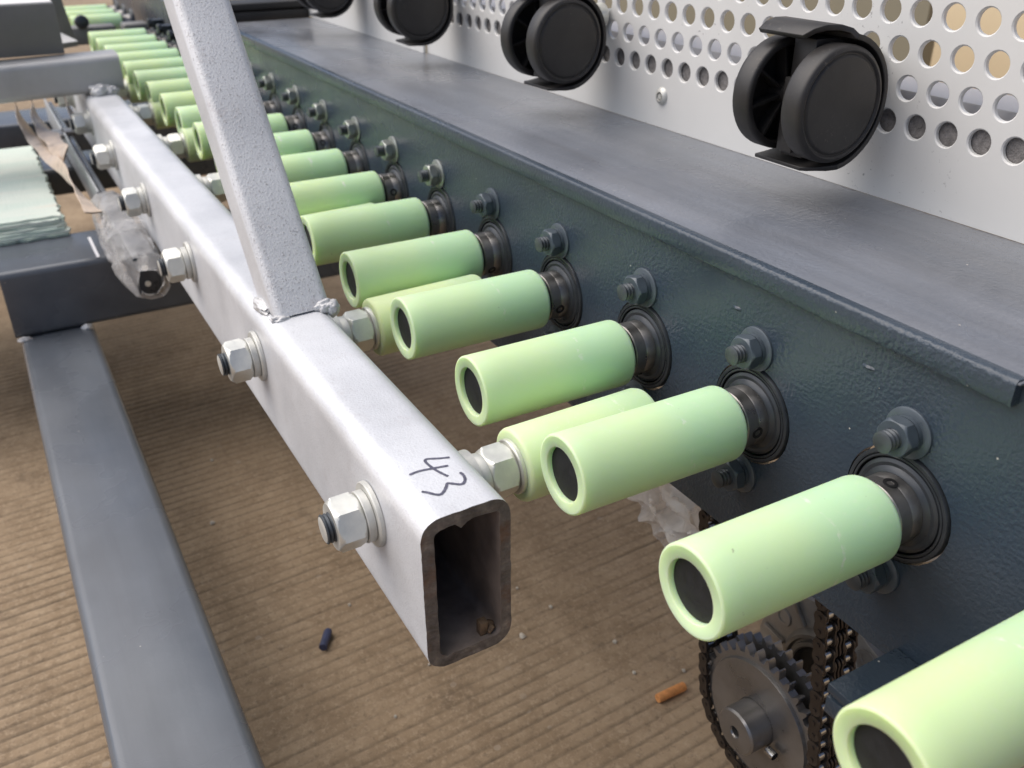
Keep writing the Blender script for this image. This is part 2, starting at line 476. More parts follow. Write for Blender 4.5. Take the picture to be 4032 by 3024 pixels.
def copy_tree(o, parent=None):
    c = o.copy(); sc.collection.objects.link(c)
    if parent is not None: c.parent = parent
    for ch in list(o.children):
        copy_tree(ch, c)
    return c

def rrect(y0, y1, z0, z1, r, n=6):
    pts = []
    for (cy, cz, a0) in ((y1 - r, z0 + r, -90), (y1 - r, z1 - r, 0), (y0 + r, z1 - r, 90), (y0 + r, z0 + r, 180)):
        for i in range(n + 1):
            a = R(a0 + 90 * i / n)
            pts.append((cy + r * math.cos(a), cz + r * math.sin(a)))
    return pts

ORD = ['zeroth', 'first', 'second', 'third', 'fourth', 'fifth', 'sixth', 'seventh', 'eighth', 'ninth', 'tenth', 'eleventh', 'twelfth',
       'thirteenth', 'fourteenth', 'fifteenth', 'sixteenth', 'seventeenth', 'eighteenth', 'nineteenth', 'twentieth', 'twenty-first',
       'twenty-second', 'twenty-third', 'twenty-fourth', 'twenty-fifth']

# ------------------------------------------------------------------ ground
GZ = -3.6
def build_ground():
    mb = MB()
    mb.add([(-900, -900, GZ - 0.05), (900, -900, GZ - 0.05), (900, 900, GZ - 0.05), (-900, 900, GZ - 0.05)], [(0, 1, 2, 3)])
    g = mb.build('ground', 'ground'); tag(g, 'brown concrete ground under and around the machine', 'ground', kind='structure')
    # near grooved slab, real relief
    mb = MB()
    x0, x1, dx = -19.0, 0.6, 0.0090
    y0, y1, dy = -6.5, 3.2, 0.22
    nx = int((x1 - x0) / dx); ny = int((y1 - y0) / dy)
    vs = []; soil_shade = []
    for j in range(ny + 1):
        y = y0 + (y1 - y0) * j / ny
        for i in range(nx + 1):
            x = x0 + (x1 - x0) * i / nx
            t = x + 0.06 * y + 0.005 * noise.noise(Vector((x * 0.35, y * 0.4, 0)))
            ph = (t / 0.132) % 1.0
            cell = math.floor(t / 0.132)
            amp = 0.62 + 0.9 * noise.noise(Vector((x * 0.3, y * 0.33, 3.1))) + 0.5 * noise.noise(Vector((cell * 0.71, y * 0.9, 9.0)))
            amp = max(0.0, min(1.0, amp))
            g = math.exp(-((ph - 0.5) / 0.085) ** 2)
            soil_shade.append(g * amp)  # colour mask for soil plus painted groove shadow
            h = -0.020 * amp * g + 0.006 * noise.noise(Vector((x * 1.5, y * 1.5, 1.0)))
            vs.append((x, y, GZ + h))
    fs = []
    for j in range(ny):
        for i in range(nx):
            a = j * (nx + 1) + i
            fs.append((a, a + 1, a + nx + 2, a + nx + 1))
    me = bpy.data.meshes.new('concrete_floor')
    me.from_pydata([(a * K, b * K, c * K) for a, b, c in vs], [], fs)
    me.polygons.foreach_set('use_smooth', [True] * len(fs))
    at = me.attributes.new('groove_soil_shade', 'FLOAT', 'POINT'); at.data.foreach_set('value', soil_shade)
    me.materials.append(M_['ground'])
    o = bpy.data.objects.new('concrete_floor', me); sc.collection.objects.link(o)
    tag(o, 'brown concrete floor with fine parallel anti-slip grooves', 'floor', kind='structure')
build_ground()

# ------------------------------------------------------------------ conveyor side plate with shelf
ROLLERS = list(range(0, 13))           # rollers seated in the near plate
ZB, ZT = -0.842, 0.865
HOLE = 0.297
plate = thing('conveyor_side_plate', (0, 0, ZB), 'dark blue-grey steel side plate with bent top shelf carrying the green rollers', 'side plate')
def plate_mesh():
    mb = MB(); o = -ZB
    T = 0.05
    ks = sorted(-k for k in ROLLERS)
    seg = 32
    edges = [ks[0] - 0.5] + [k + 0.5 for k in ks]
    for side, y in ((0, 0.0), (1, T)):
        for k in ks:
            xa, xb = k - 0.5, k + 0.5
            za, zb = -0.5 , 0.5
            inner = [(k + HOLE * math.cos(2 * PI * (i + .5) / seg), HOLE * math.sin(2 * PI * (i + .5) / seg)) for i in range(seg)]
            outer = []
            for i in range(seg):
                c_, s_ = math.cos(2 * PI * (i + .5) / seg), math.sin(2 * PI * (i + .5) / seg)
                q = 0.5 / max(abs(c_), abs(s_)); outer.append((k + c_ * q, s_ * q))
            # corners snapped
            for cx, cz in ((1, 1), (1, -1), (-1, 1), (-1, -1)):
                j = min(range(seg), key=lambda i: (outer[i][0] - k - cx * .5) ** 2 + (outer[i][1] - cz * .5) ** 2)
                outer[j] = (k + cx * .5, cz * .5)
            vs = [(x, y, z + o) for x, z in inner] + [(x, y, z + o) for x, z in outer]
            fs = [(i, (i + 1) % seg, seg + (i + 1) % seg, seg + i) for i in range(seg)]
            mb.add(vs, fs)
            for z0, z1 in ((ZB, -0.5), (0.5, ZT)):
                mb.add([(xa, y, z0 + o), (xb, y, z0 + o), (xb, y, z1 + o), (xa, y, z1 + o)], [(0, 1, 2, 3)])
            if side == 0:
                vs = [(x, 0, z + o) for x, z in inner] + [(x, T, z + o) for x, z in inner]
                mb.add(vs, [(i, (i + 1) % seg, seg + (i + 1) % seg, seg + i) for i in range(seg)])
                mb.add([(xa, 0, ZB + o), (xb, 0, ZB + o), (xb, T, ZB + o), (xa, T, ZB + o)], [(0, 1, 2, 3)])
        # solid ends
        for xa, xb in ((ks[-1] + 0.5, 1.6), (-13.4, ks[0] - 0.5)):
            if xb > xa:
                mb.add([(xa, y, ZB + o), (xb, y, ZB + o), (xb, y, ZT + o), (xa, y, ZT + o)], [(0, 1, 2, 3)])
                if side == 0: mb.add([(xa, 0, ZB + o), (xb, 0, ZB + o), (xb, T, ZB + o), (xa, T, ZB + o)], [(0, 1, 2, 3)])
    return mb
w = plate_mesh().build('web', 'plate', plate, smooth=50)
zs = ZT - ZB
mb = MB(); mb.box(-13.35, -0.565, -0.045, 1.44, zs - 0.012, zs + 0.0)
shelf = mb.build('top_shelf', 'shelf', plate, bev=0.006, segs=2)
mb = MB()
prof = [(-0.003, 0.755 - ZB), (-0.045, 0.755 - ZB), (-0.052, 0.77 - ZB), (-0.052, 0.852 - ZB), (-0.047, 0.866 - ZB), (-0.036, 0.874 - ZB), (0.02, 0.868 - ZB), (0.02, 0.850 - ZB), (-0.003, 0.848 - ZB)]
mb.prism(prof, 'x', -13.35, -0.578)
mb.build('folded_lip', 'plate', plate, smooth=60)
mb = MB(); mb.box(-0.52, 1.6, -0.02, 1.4, 0.80 - ZB, 0.815 - ZB)
mb.build('next_shelf', 'plate', plate, bev=0.005)
# stop block below the plate
mb = MB(); mb.box(-0.815, -0.45, -0.475, -0.004, -0.80 - ZB, -0.745 - ZB); mb.box(-0.800, -0.46, -0.462, -0.004, -0.825 - ZB, -0.801 - ZB); mb.box(-0.812, -0.45, -0.472, -0.004, -0.93 - ZB, -0.826 - ZB)
mb.build('stop_block', 'plate', plate, bev=0.008)
# paint run and weld chips on the plate
for (x, z, a, b) in ((-1.30, 0.60, .04, .012), (-2.2, 0.56, .035, .014), (-2.92, 0.36, .03, .012)):
    mb = MB(); mb.lathe([(-0.012, 0.0001), (-0.010, a * .4), (-0.004, a * .8), (0.0, a)], 'y', (0, 0, 0), 10)
    mb.v = [(x + vx, vy, z - ZB + vz * b / a) for vx, vy, vz in mb.v]
    mb.build('paint_drip', 'plate', plate)

# ------------------------------------------------------------------ upper drive rollers
RR = 0.2135; LF = -1.241; LE = -0.200
def roller_meshes():
    t = thing('drive_roller', (0, 0, 0), 'x', 'roller', 'upper green rollers along the side plate')
    mb = MB(); b = 0.009; e = 0.030; bo = 0.146
    pr = [(LF + 0.06, bo), (LF + 0.003, bo), (LF, bo + 0.003), (LF, RR - b - 0.006), (LF - 0.0015, RR - b - 0.003), (LF, RR - b), (LF + b * .3, RR - b * .3), (LF + b, RR)]
    for i in range(1, 9):
        pr.append((LF + b + (LE - e - LF - b) * i / 8, RR))
    for i in range(1, 6):
        a = PI / 2 * i / 5; pr.append((LE - e + e * math.sin(a), RR - e + e * math.cos(a)))
    pr += [(LE, 0.10)]
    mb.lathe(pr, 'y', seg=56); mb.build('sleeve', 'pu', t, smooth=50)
    mb = MB(); mb.lathe([(LF + 0.030, 0.0001), (LF + 0.030, bo - 0.004), (LF + 0.034, bo - 0.0005), (LF + 0.09, bo - 0.0005)], 'y', seg=40)
    mb.build('end_plug', 'plug', t)
    mb = MB(); mb.lathe([(-0.22, 0.0001), (-0.22, 0.165), (-0.165, 0.165), (-0.165, 0.1)], 'y', seg=40)
    mb.build('shadow_gap_spacer', 'black', t)  # black ring standing in for the shadow in the gap behind the sleeve
    mb = MB(); mb.lathe([(-0.172, 0.10), (-0.172, 0.166), (-0.166, 0.172), (-0.095, 0.172), (-0.093, 0.169), (-0.090, 0.171), (-0.010, 0.171), (0.005, 0.171)], 'y', seg=56)
    col = mb.build('locking_collar', 'collar', t)
    mb = MB(); mb.lathe([(0.020, 0.0), (0.012, 0.014), (0.0155, 0.016), (0.016, 0.026), (-0.02, 0.028)][0:0] or [(-0.030, 0.0001), (-0.030, 0.016), (0.004, 0.018), (0.005, 0.034), (-0.02, 0.036)], 'x', (0.170, -0.105, 0), 18)
    ss = mb.build('set_screw', 'black', col)
    mb = MB(); mb.lathe([(0.03, 0.15), (-0.030, 0.1725), (-0.024, 0.186), (-0.012, 0.200), (-0.014, 0.218), (-0.006, 0.234), (0.004, 0.238), (0.04, 0.239), (0.04, 0.244), (-0.010, 0.2455), (-0.012, 0.250), (-0.011, 0.258), (0.008, 0.259), (0.008, 0.2625), (-0.012, 0.2635), (-0.014, 0.272), (-0.012, 0.282), (-0.004, 0.286), (0.05, 0.286), (0.05, 0.15)], 'y', seg=56)
    mb.build('bearing', 'bearing', t, smooth=30)
    return t
proto = roller_meshes()
SCREW = {0: 30, 1: 84, 2: -2, 3: -58, 4: -14, 5: -32, 6: -100, 7: 12, 8: -40, 9: 30, 10: 25, 11: 180}
def place_roller(k, first=False):
    o = proto if first else copy_tree(proto)
    o.location = (-k * K, 0, 0)
    a = SCREW.get(k, random.uniform(0, 360))
    for ch in o.children:
        if ch.name.startswith('locking_collar'):
            ch.rotation_euler = (0, R(-a), 0)
    if k == 0: lab = 'pale green roller cut off by the bottom right corner, nearest of all'
    elif k == 1: lab = 'large pale green roller above the chain sprocket, second from the near end'
    else: lab = 'pale green open-ended roller on the side plate, %s from the near end' % ORD[k + 1]
    if k > 19: lab = 'pale green roller of the far machine section, %s beyond the gap' % ORD[k - 21]
    o['label'] = lab
for i, k in enumerate(list(range(0, 20)) + [22, 23, 24]):
    place_roller(k, i == 0)

# ------------------------------------------------------------------ plate bolts
def bolt_proto(mat, name='plate_bolt'):
    t = thing(name, (0, 0, 0), 'x', 'bolt', 'bolts along the side plate')
    mb = MB(); mb.lathe([(0.0, 0.06), (0.0, 0.125), (-0.012, 0.125), (-0.017, 0.118), (-0.017, 0.055)], 'y', seg=36); mb.build('washer', mat, t)
    mb = MB(); mb.lathe([(-0.018, 0.05), (-0.018, 0.088), (-0.04, 0.088), (-0.04, 0.05)], 'y', seg=32); mb.build('spring_washer', mat, t)
    mb = MB(); mb.hexnut(-0.112, -0.041, 0.100, 0.05, ch=0.016, rot=0.3); mb.build('nut', mat, t, smooth=25)
    mb = MB(); mb.thread(-0.182, -0.02, 0.052, pitch=0.022, depth=0.012); mb.build('threaded_end', 'thread', t)
    return t
bp = bolt_proto('bolt'); bb = bolt_proto('bolt_bare')
used = set()
def place_bolt(src, x, z, lab, rot):
    if src.name not in used:
        used.add(src.name); o = src
    else:
        o = copy_tree(src)
    o.location = (x * K, 0, z * K); o['label'] = lab
    for ch in o.children:
        if ch.name.startswith('nut'): ch.rotation_euler = (0, rot, 0)
for k in range(1, 13):
    place_bolt(bp if k < 6 else bb, -k - 0.019, 0.392, ('dark painted' if k < 6 else 'half painted') + ' bolt and nut above the %s roller from the near end' % ORD[k + 1], random.uniform(0, 1))
for k in (1, 2, 3, 4):
    place_bolt(bp, -k - 0.015, -0.395, 'dark bolt and nut under the %s roller from the near end' % ORD[k + 1], random.uniform(0, 1))

# ------------------------------------------------------------------ silver support frame
SH = 0.023
def sh(v): return [(x, y, z + SH * (y + 1.85)) for x, y, z in v]
frame = thing('support_frame', (-8, -1.85, -0.8), 'silver painted welded tube frame with open cut end, slanting brace and cross tube', 'tube frame')
F0 = (-8, -1.85, -0.8)
def rel(mb):
    mb.v = [(x - F0[0], y - F0[1], z - F0[2]) for x, y, z in mb.v]; return mb
TY0, TY1, TZ0, TZ1 = -2.076, -1.612, -0.801, 0.098
XE, XF = -1.862, -15.5
def hollow_tube():
    mb = MB()
    n = 7
    out = rrect(TY0, TY1, TZ0, TZ1, 0.105, n); inn = rrect(TY0 + 0.066, TY1 - 0.058, TZ0 + 0.062, TZ1 - 0.062, 0.045, n)
    def dens(p, per=10):
        # insert points on the long straight sides so that the cut can be ragged
        q = []
        for i in range(len(p)):
            a, b = p[i], p[(i + 1) % len(p)]
            d = math.dist(a, b); s = max(1, int(d / 0.03))
            for j in range(s): q.append((a[0] + (b[0] - a[0]) * j / s, a[1] + (b[1] - a[1]) * j / s))
        return q
    L = len(out)
    o2 = []; i2 = []
    for i in range(L):
        a, b = out[i], out[(i + 1) % L]; c, d = inn[i], inn[(i + 1) % L]
        s = max(1, int(math.dist(a, b) / 0.03))
        for j in range(s):
            t = j / s
            o2.append((a[0] + (b[0] - a[0]) * t, a[1] + (b[1] - a[1]) * t)); i2.append((c[0] + (d[0] - c[0]) * t, c[1] + (d[1] - c[1]) * t))
    n = len(o2)
    def nz(p, s, seed): return noise.noise(Vector((p[0] * s, p[1] * s, seed)))
    rows = []
    # inner far, inner near, inner edge ragged, outer edge, outer near, outer far
    rows.append([(XF, y, z) for y, z in i2])
    rows.append([(XE - 0.05, y, z) for y, z in i2])
    ragged = []
    for (y, z) in i2:
        cy, cz = (TY0 + TY1) / 2, (TZ0 + TZ1) / 2
        d = 0.010 * nz((y, z), 14, 1) + 0.006 * nz((y, z), 40, 2)
        top = 1.0 if z > TZ1 - 0.09 else 0.6
        ry, rz = (cy - y), (cz - z); l = math.hypot(ry, rz)
        spike = 0.045 * math.exp(-((y + 1.86) / 0.016) ** 2) if z > TZ1 - 0.075 else 0
        ragged.append((XE + 0.004 * nz((y, z), 20, 5), y + ry / l * d * top, z + rz / l * (d + 0.004) * top - spike))
    rows.append(ragged)
    rows.append([(XE + 0.003 * nz((y, z), 25, 7), y + 0.003 * nz((y, z), 30, 8), z + 0.003 * nz((y, z), 30, 9)) for y, z in o2])
    rows.append([(XE - 0.02, y, z) for y, z in o2])
    rows.append([(XE - 0.3, y, z) for y, z in o2])
    rows.append([(XF, y, z) for y, z in o2])
    vs = [p for r in rows for p in r]
    mi = {0: 2, 1: 2, 2: 1, 3: 0, 4: 0, 5: 0}
    for r in range(len(rows) - 1):
        fs = [(r * n + i, r * n + (i + 1) % n, (r + 1) * n + (i + 1) % n, (r + 1) * n + i) for i in range(n)]
        mb.f += fs; mb.m += [mi[r]] * len(fs)
    mb.v = sh(vs)
    return mb
mb = hollow_tube()
rel(mb).build('main_tube', ['silver', 'cut', 'tube_in'], frame, smooth=42)
# brace, leaning away
BD = Vector((-0.82, -0.018, 1.0))
def brace():
    mb = MB()
    base = rrect(0, 1, 0, 1, 0.001, 1)
    ya, yb = -1.985, -1.597
    # section in the plane spanned by y and n (perpendicular to axis)
    axd = BD.normalized(); yv = Vector((0, 1, 0)); yv = (yv - axd * yv.dot(axd)).normalized(); nv = yv.cross(axd)
    if nv.x < 0: nv = -nv
    wy = yb - ya; dn = 0.36
    pts = rrect(0, wy, 0, dn, 0.062, 6)
    org = Vector((-4.345, ya, 0.112))      # front (near) left foot
    # foot points cut flat on the tube top
    vs0 = []; vs1 = []
    for a, b in pts:
        p = org + yv * a + nv * (b - dn)
        t = (0.103 + SH * (p.y + 1.85) - p.z) / axd.z
        q = p + axd * t
        vs0.append(tuple(q + Vector((0, 0, 0.008)))); vs1.append(tuple(q + axd * 6.0))
    n = len(pts)
    # material: the near (upward) face is grainy
    for i in range(n):
        j = (i + 1) % n
        b = (pts[i][1] + pts[j][1]) / 2
        o = len(mb.v)
        mb.add([vs0[i], vs0[j], vs1[j], vs1[i]], [(0, 1, 2, 3)], 1 if b > dn - 0.03 else 0)
    mb.add(vs0, [tuple(range(n))], 0)
    return mb, vs0
mb, foot = brace()
rel(mb).build('brace', ['silver', 'silver_rough'], frame, smooth=42)
def bead(x, y, z, rx, ry, rz, seed, mat='weld', parent=frame, f0=F0, name='weld_bead'):
    bm = bmesh.new(); bmesh.ops.create_icosphere(bm, subdivisions=4, radius=1.0)
    mb = MB(); idx = {v: i for i, v in enumerate(bm.verts)}
    for v in bm.verts:
        d = 1 + 0.35 * noise.noise(v.co * 1.6 + Vector((seed, 0, 0))) + 0.16 * noise.noise(v.co * 5 + Vector((0, seed, 0)))
        mb.v.append((x - f0[0] + v.co.x * rx * d, y - f0[1] + v.co.y * ry * d, z - f0[2] + v.co.z * rz * d))
    for f in bm.faces: mb.f.append(tuple(idx[v] for v in f.verts)); mb.m.append(0)
    bm.free()
    return mb.build(name, mat, parent, smooth=60)
bead(-4.35, -1.635, 0.120, 0.05, 0.075, 0.045, 1.0); bead(-4.33, -1.60, 0.105, 0.045, 0.05, 0.055, 4.0)
bead(-4.35, -1.95, 0.100, 0.04, 0.07, 0.022, 2.0)
bead(-4.62, -1.995, 0.105, 0.15, 0.05, 0.04, 3.0)
# cross tube on top of the far end
mb = MB(); ct = rrect(-13.62, -13.02, 0.112, 0.60, 0.10, 6)
n = len(ct); vs = sh([(x, -1.535, z) for x, z in ct]) + sh([(x, -9.0, z) for x, z in ct])
mb.add(vs, [(i, (i + 1) % n, n + (i + 1) % n, n + i) for i in range(n)] + [tuple(range(n)), tuple(range(n, 2 * n))])
rel(mb).build('cross_tube', 'silver_grey', frame, smooth=42)
bead(-12.98, -1.86, 0.15, 0.10, 0.15, 0.09, 7.0); bead(-12.95, -1.72, 0.14, 0.07, 0.10, 0.07, 8.0)
# hand written number on the tube top
STROKES = [[(-2.282, -1.721), (-2.302, -1.772), (-2.325, -1.818), (-2.322, -1.836), (-2.298, -1.841), (-2.237, -1.833), (-2.187, -1.819), (-2.138, -1.8)],
           [(-2.22, -1.759), (-2.237, -1.833), (-2.25, -1.9), (-2.246, -1.955)],
           [(-2.137, -1.737), (-2.107, -1.733), (-2.072, -1.742), (-2.048, -1.762), (-2.047, -1.781), (-2.067, -1.804), (-2.085, -1.828), (-2.063, -1.846), (-2.038, -1.869), (-2.022, -1.894), (-2.035, -1.916), (-2.064, -1.938), (-2.089, -1.961)]]
def catmull(p, per=6):
    out = []
    for i in range(len(p) - 1):
        a, b, c, d = p[max(0, i - 1)], p[i], p[i + 1], p[min(len(p) - 1, i + 2)]
        for j in range(per):
            t = j / per
            out.append(tuple(0.5 * ((2 * b[k]) + (-a[k] + c[k]) * t + (2 * a[k] - 5 * b[k] + 4 * c[k] - d[k]) * t * t + (-a[k] + 3 * b[k] - 3 * c[k] + d[k]) * t ** 3) for k in range(len(b))))
    out.append(tuple(p[-1])); return out
for si, s in enumerate(STROKES):
    mb = MB(); pts = catmull(s); L = len(pts)
    for i, (x, y) in enumerate(pts):
        a = pts[max(0, i - 1)]; b = pts[min(L - 1, i + 1)]
        dx, dy = b[0] - a[0], b[1] - a[1]; l = math.hypot(dx, dy) or 1
        w = 0.0075 * (1 + 0.25 * noise.noise(Vector((i * 0.4, si, 0)))) * (0.75 if i in (0, L - 1) else 1)
        z = TZ1 + SH * (y + 1.85) + 0.0018 + 0.0004 * si
        mb.v += [(x - dy / l * w, y + dx / l * w, z), (x + dy / l * w, y - dx / l * w, z)]
    for i in range(L - 1):
        mb.f.append((2 * i, 2 * i + 1, 2 * i + 3, 2 * i + 2)); mb.m.append(0)
    rel(mb).build('marker_stroke', 'ink', frame)

# ------------------------------------------------------------------ idler rollers bolted through the silver tube
def idler_proto():
    t = thing('idler_roller', (0, 0, 0), 'x', 'roller', 'lower rollers bolted through the silver tube')
    L0, L1, b = -1.25, -0.36, 0.022
    mb = MB(); pr = [(L0, 0.06), (L0, RR - b), (L0 + b * .3, RR - b * .3), (L0 + b, RR), (-1.0, RR), (-0.7, RR), (L1 - .03, RR), (L1 - .008, RR - .008), (L1, RR - .03), (L1, 0.06)]
    mb.lathe(pr, 'y', seg=56); mb.build('sleeve', 'pu_dusty', t, smooth=50)
    mb = MB(); mb.thread(-2.345, -0.30, 0.078, pitch=0.02, depth=0.007); mb.build('stud', ['thread'], t)
    mb = MB(); mb.lathe([(-2.3465, 0.0001), (-2.3465, 0.066), (-2.343, 0.071), (-2.33, 0.071)], 'y', seg=28); mb.build('stud_end', 'zinc_dull', t)
    # outside: washer, spring washer, nut
    mb = MB(); mb.lathe([(-2.077, .08), (-2.077, .176), (-2.098, .176), (-2.104, .170), (-2.104, .08)], 'y', seg=44); mb.build('washer', 'zinc_dull', t)
    mb = MB(); mb.lathe([(-2.1045, .08), (-2.1045, .134), (-2.109, .138), (-2.145, .138), (-2.149, .134), (-2.149, .08)], 'y', seg=40); mb.build('spring_washer', 'zinc_dull', t)
    mb = MB(); mb.hexnut(-2.300, -2.150, 0.146, 0.079, ch=0.026); mb.build('nut', 'zinc', t, smooth=22)
    # inside: washer against the roller, nut, spacers
    mb = MB(); mb.lathe([(-1.251, .08), (-1.251, .158), (-1.270, .158), (-1.276, .152), (-1.276, .08)], 'y', seg=44); mb.build('washer', 'zinc', t)
    mb = MB(); mb.hexnut(-1.440, -1.277, 0.155, 0.079, ch=0.028); mb.build('nut', 'zinc', t, smooth=22)
    mb = MB(); mb.lathe([(-1.442, .08), (-1.442, .132), (-1.49, .136), (-1.50, .13), (-1.505, .17), (-1.53, .17), (-1.61, .165), (-1.612, .08)], 'y', seg=40); mb.build('spring_washer', 'zinc_dull', t)
    return t
ip = idler_proto()
for i in range(7):
    o = ip if i == 0 else copy_tree(ip)
    o.location = ((-2.478 - 2.085 * i) * K, 0, (-0.228 + SH * 1.85) * K)
    o.rotation_euler = (SH, 0, 0)
    o['label'] = 'dusty green lower roller with zinc nuts through the silver tube, %s from the cut end' % ORD[i + 1]
    for ch in o.children:
        if ch.name.startswith('nut'):
            ch.rotation_euler = (0, [0.12, 0.05, 0.3, 0.2, 0.4, 0.1, 0.5][i] + (0.35 if ch.name.endswith('1') else 0), 0)

# ------------------------------------------------------------------ perforated panels
PX, PZ, HR = 0.2145, 0.2062, 0.0700
PY = 1.43
def panel(x0, x1, z0, rows, name, label, y, zofs=0.0):
    t = thing(name, (x0, y, z0), label, 'panel')
    mb = MB(); seg = 20
    zr0 = 1.33
    for r in range(rows):
        zc = zr0 + r * PZ
        off = -2.401 + (0.5 * PX if r % 2 else 0)
        k0 = math.ceil((x0 - off) / PX + 0.5); k1 = math.floor((x1 - off) / PX - 0.5)
        za, zb = zc - PZ / 2, zc + PZ / 2
        xa = off + k0 * PX - PX / 2; xb = off + k1 * PX + PX / 2
        for (a, b) in ((x0, xa), (xb, x1)):
            if b - a > 1e-4:
                mb.add([(a, y, za), (b, y, za), (b, y, zb), (a, y, zb)], [(0, 1, 2, 3)])
        for k in range(k0, k1 + 1):
            cx = off + k * PX
            inner = []; outer = []; back = []; lip = []
            for i in range(seg):
                a = 2 * PI * (i + .5) / seg; c_, s_ = math.cos(a), math.sin(a)
                q = min((PX / 2) / max(1e-6, abs(c_)), (PZ / 2) / max(1e-6, abs(s_)))
                outer.append([cx + c_ * q, y, zc + s_ * q])
                lip.append((cx + c_ * (HR + .008), y, zc + s_ * (HR + .008)))
                inner.append((cx + c_ * HR, y + 0.008, zc + s_ * HR)); back.append((cx + c_ * HR, y + 0.03, zc + s_ * HR))
            for sx, sz in ((1, 1), (1, -1), (-1, 1), (-1, -1)):
                j = min(range(seg), key=lambda i: (outer[i][0] - cx - sx * PX / 2) ** 2 + (outer[i][2] - zc - sz * PZ / 2) ** 2)
                outer[j] = [cx + sx * PX / 2, y, zc + sz * PZ / 2]
            vs = [tuple(p) for p in outer] + lip + inner + back
            fs = []
            for q in range(3):
                fs += [(q * seg + i, q * seg + (i + 1) % seg, (q + 1) * seg + (i + 1) % seg, (q + 1) * seg + i) for i in range(seg)]
            mb.add(vs, fs)
    # plain lower skirt, the back sheet edge
    mb.add([(x0, y, z0), (x1, y, z0), (x1, y, zr0 - PZ / 2), (x0, y, zr0 - PZ / 2)], [(0, 1, 2, 3)])
    mb.add([(x0, y, z0), (x1, y, z0), (x1, y + .03, z0), (x0, y + .03, z0)], [(0, 1, 2, 3)])
    for xx in (x0, x1):
        mb.add([(xx, y, z0), (xx, y + .03, z0), (xx, y + .03, zr0 + rows * PZ), (xx, y, zr0 + rows * PZ)], [(0, 1, 2, 3)])
    mb.v = [(a - x0, b - y, c - z0) for a, b, c in mb.v]
    mb.build('perforated_sheet', 'panel', t, smooth=35)
    return t
right = panel(-9.30, 1.6, 0.8672, 9, 'perforated_panel', 'near off-white perforated metal panel behind the three nearest casters', PY)
left = panel(-14.6, -9.31, 0.80, 9, 'perforated_panel', 'far off-white perforated metal panel overlapping at the seam, upper left', PY - 0.045)
left.location.z = 0.866 * K
mb = MB(); mb.lathe([(-0.028, 0.0001), (-0.028, 0.02), (-0.010, 0.022), (-0.010, 0.03), (-0.030, 0.036), (-0.018, 0.062), (0.0, 0.07)], 'y', (-4.794 + 9.30, 0, 1.113 - 0.8672), 24)
mb.build('rivet', 'zinc_dull', right, smooth=60)
# felt strip and pale bar right behind the holes
mb = MB(); mb.box(-14.4, 1.6, 1.468, 1.50, 1.18, 1.435)
tag(mb.build('felt_strip', 'felt'), 'grey felt strip seen through the lowest row of holes', 'felt strip')
mb = MB(); mb.box(-14.4, 1.6, 1.60, 2.0, 1.10, 1.490)
tag(mb.build('rear_bar', 'bar', bev=0.01), 'pale grey bar behind the panel, seen in the second row of holes', 'bar')
mb = MB(); mb.box(-40, 30, 14.0, 14.4, GZ, 6)
tag(mb.build('background_wall', 'wall'), 'cream wall seen through the holes at the upper right', 'wall', kind='structure')
mb = MB(); mb.box(-60, -9.1, 10.0, 10.3, GZ, 1.7)
tag(mb.build('background_board', 'olive', bev=0.02), 'olive grey board seen through the panel holes left of the cream wall', 'board', kind='structure')

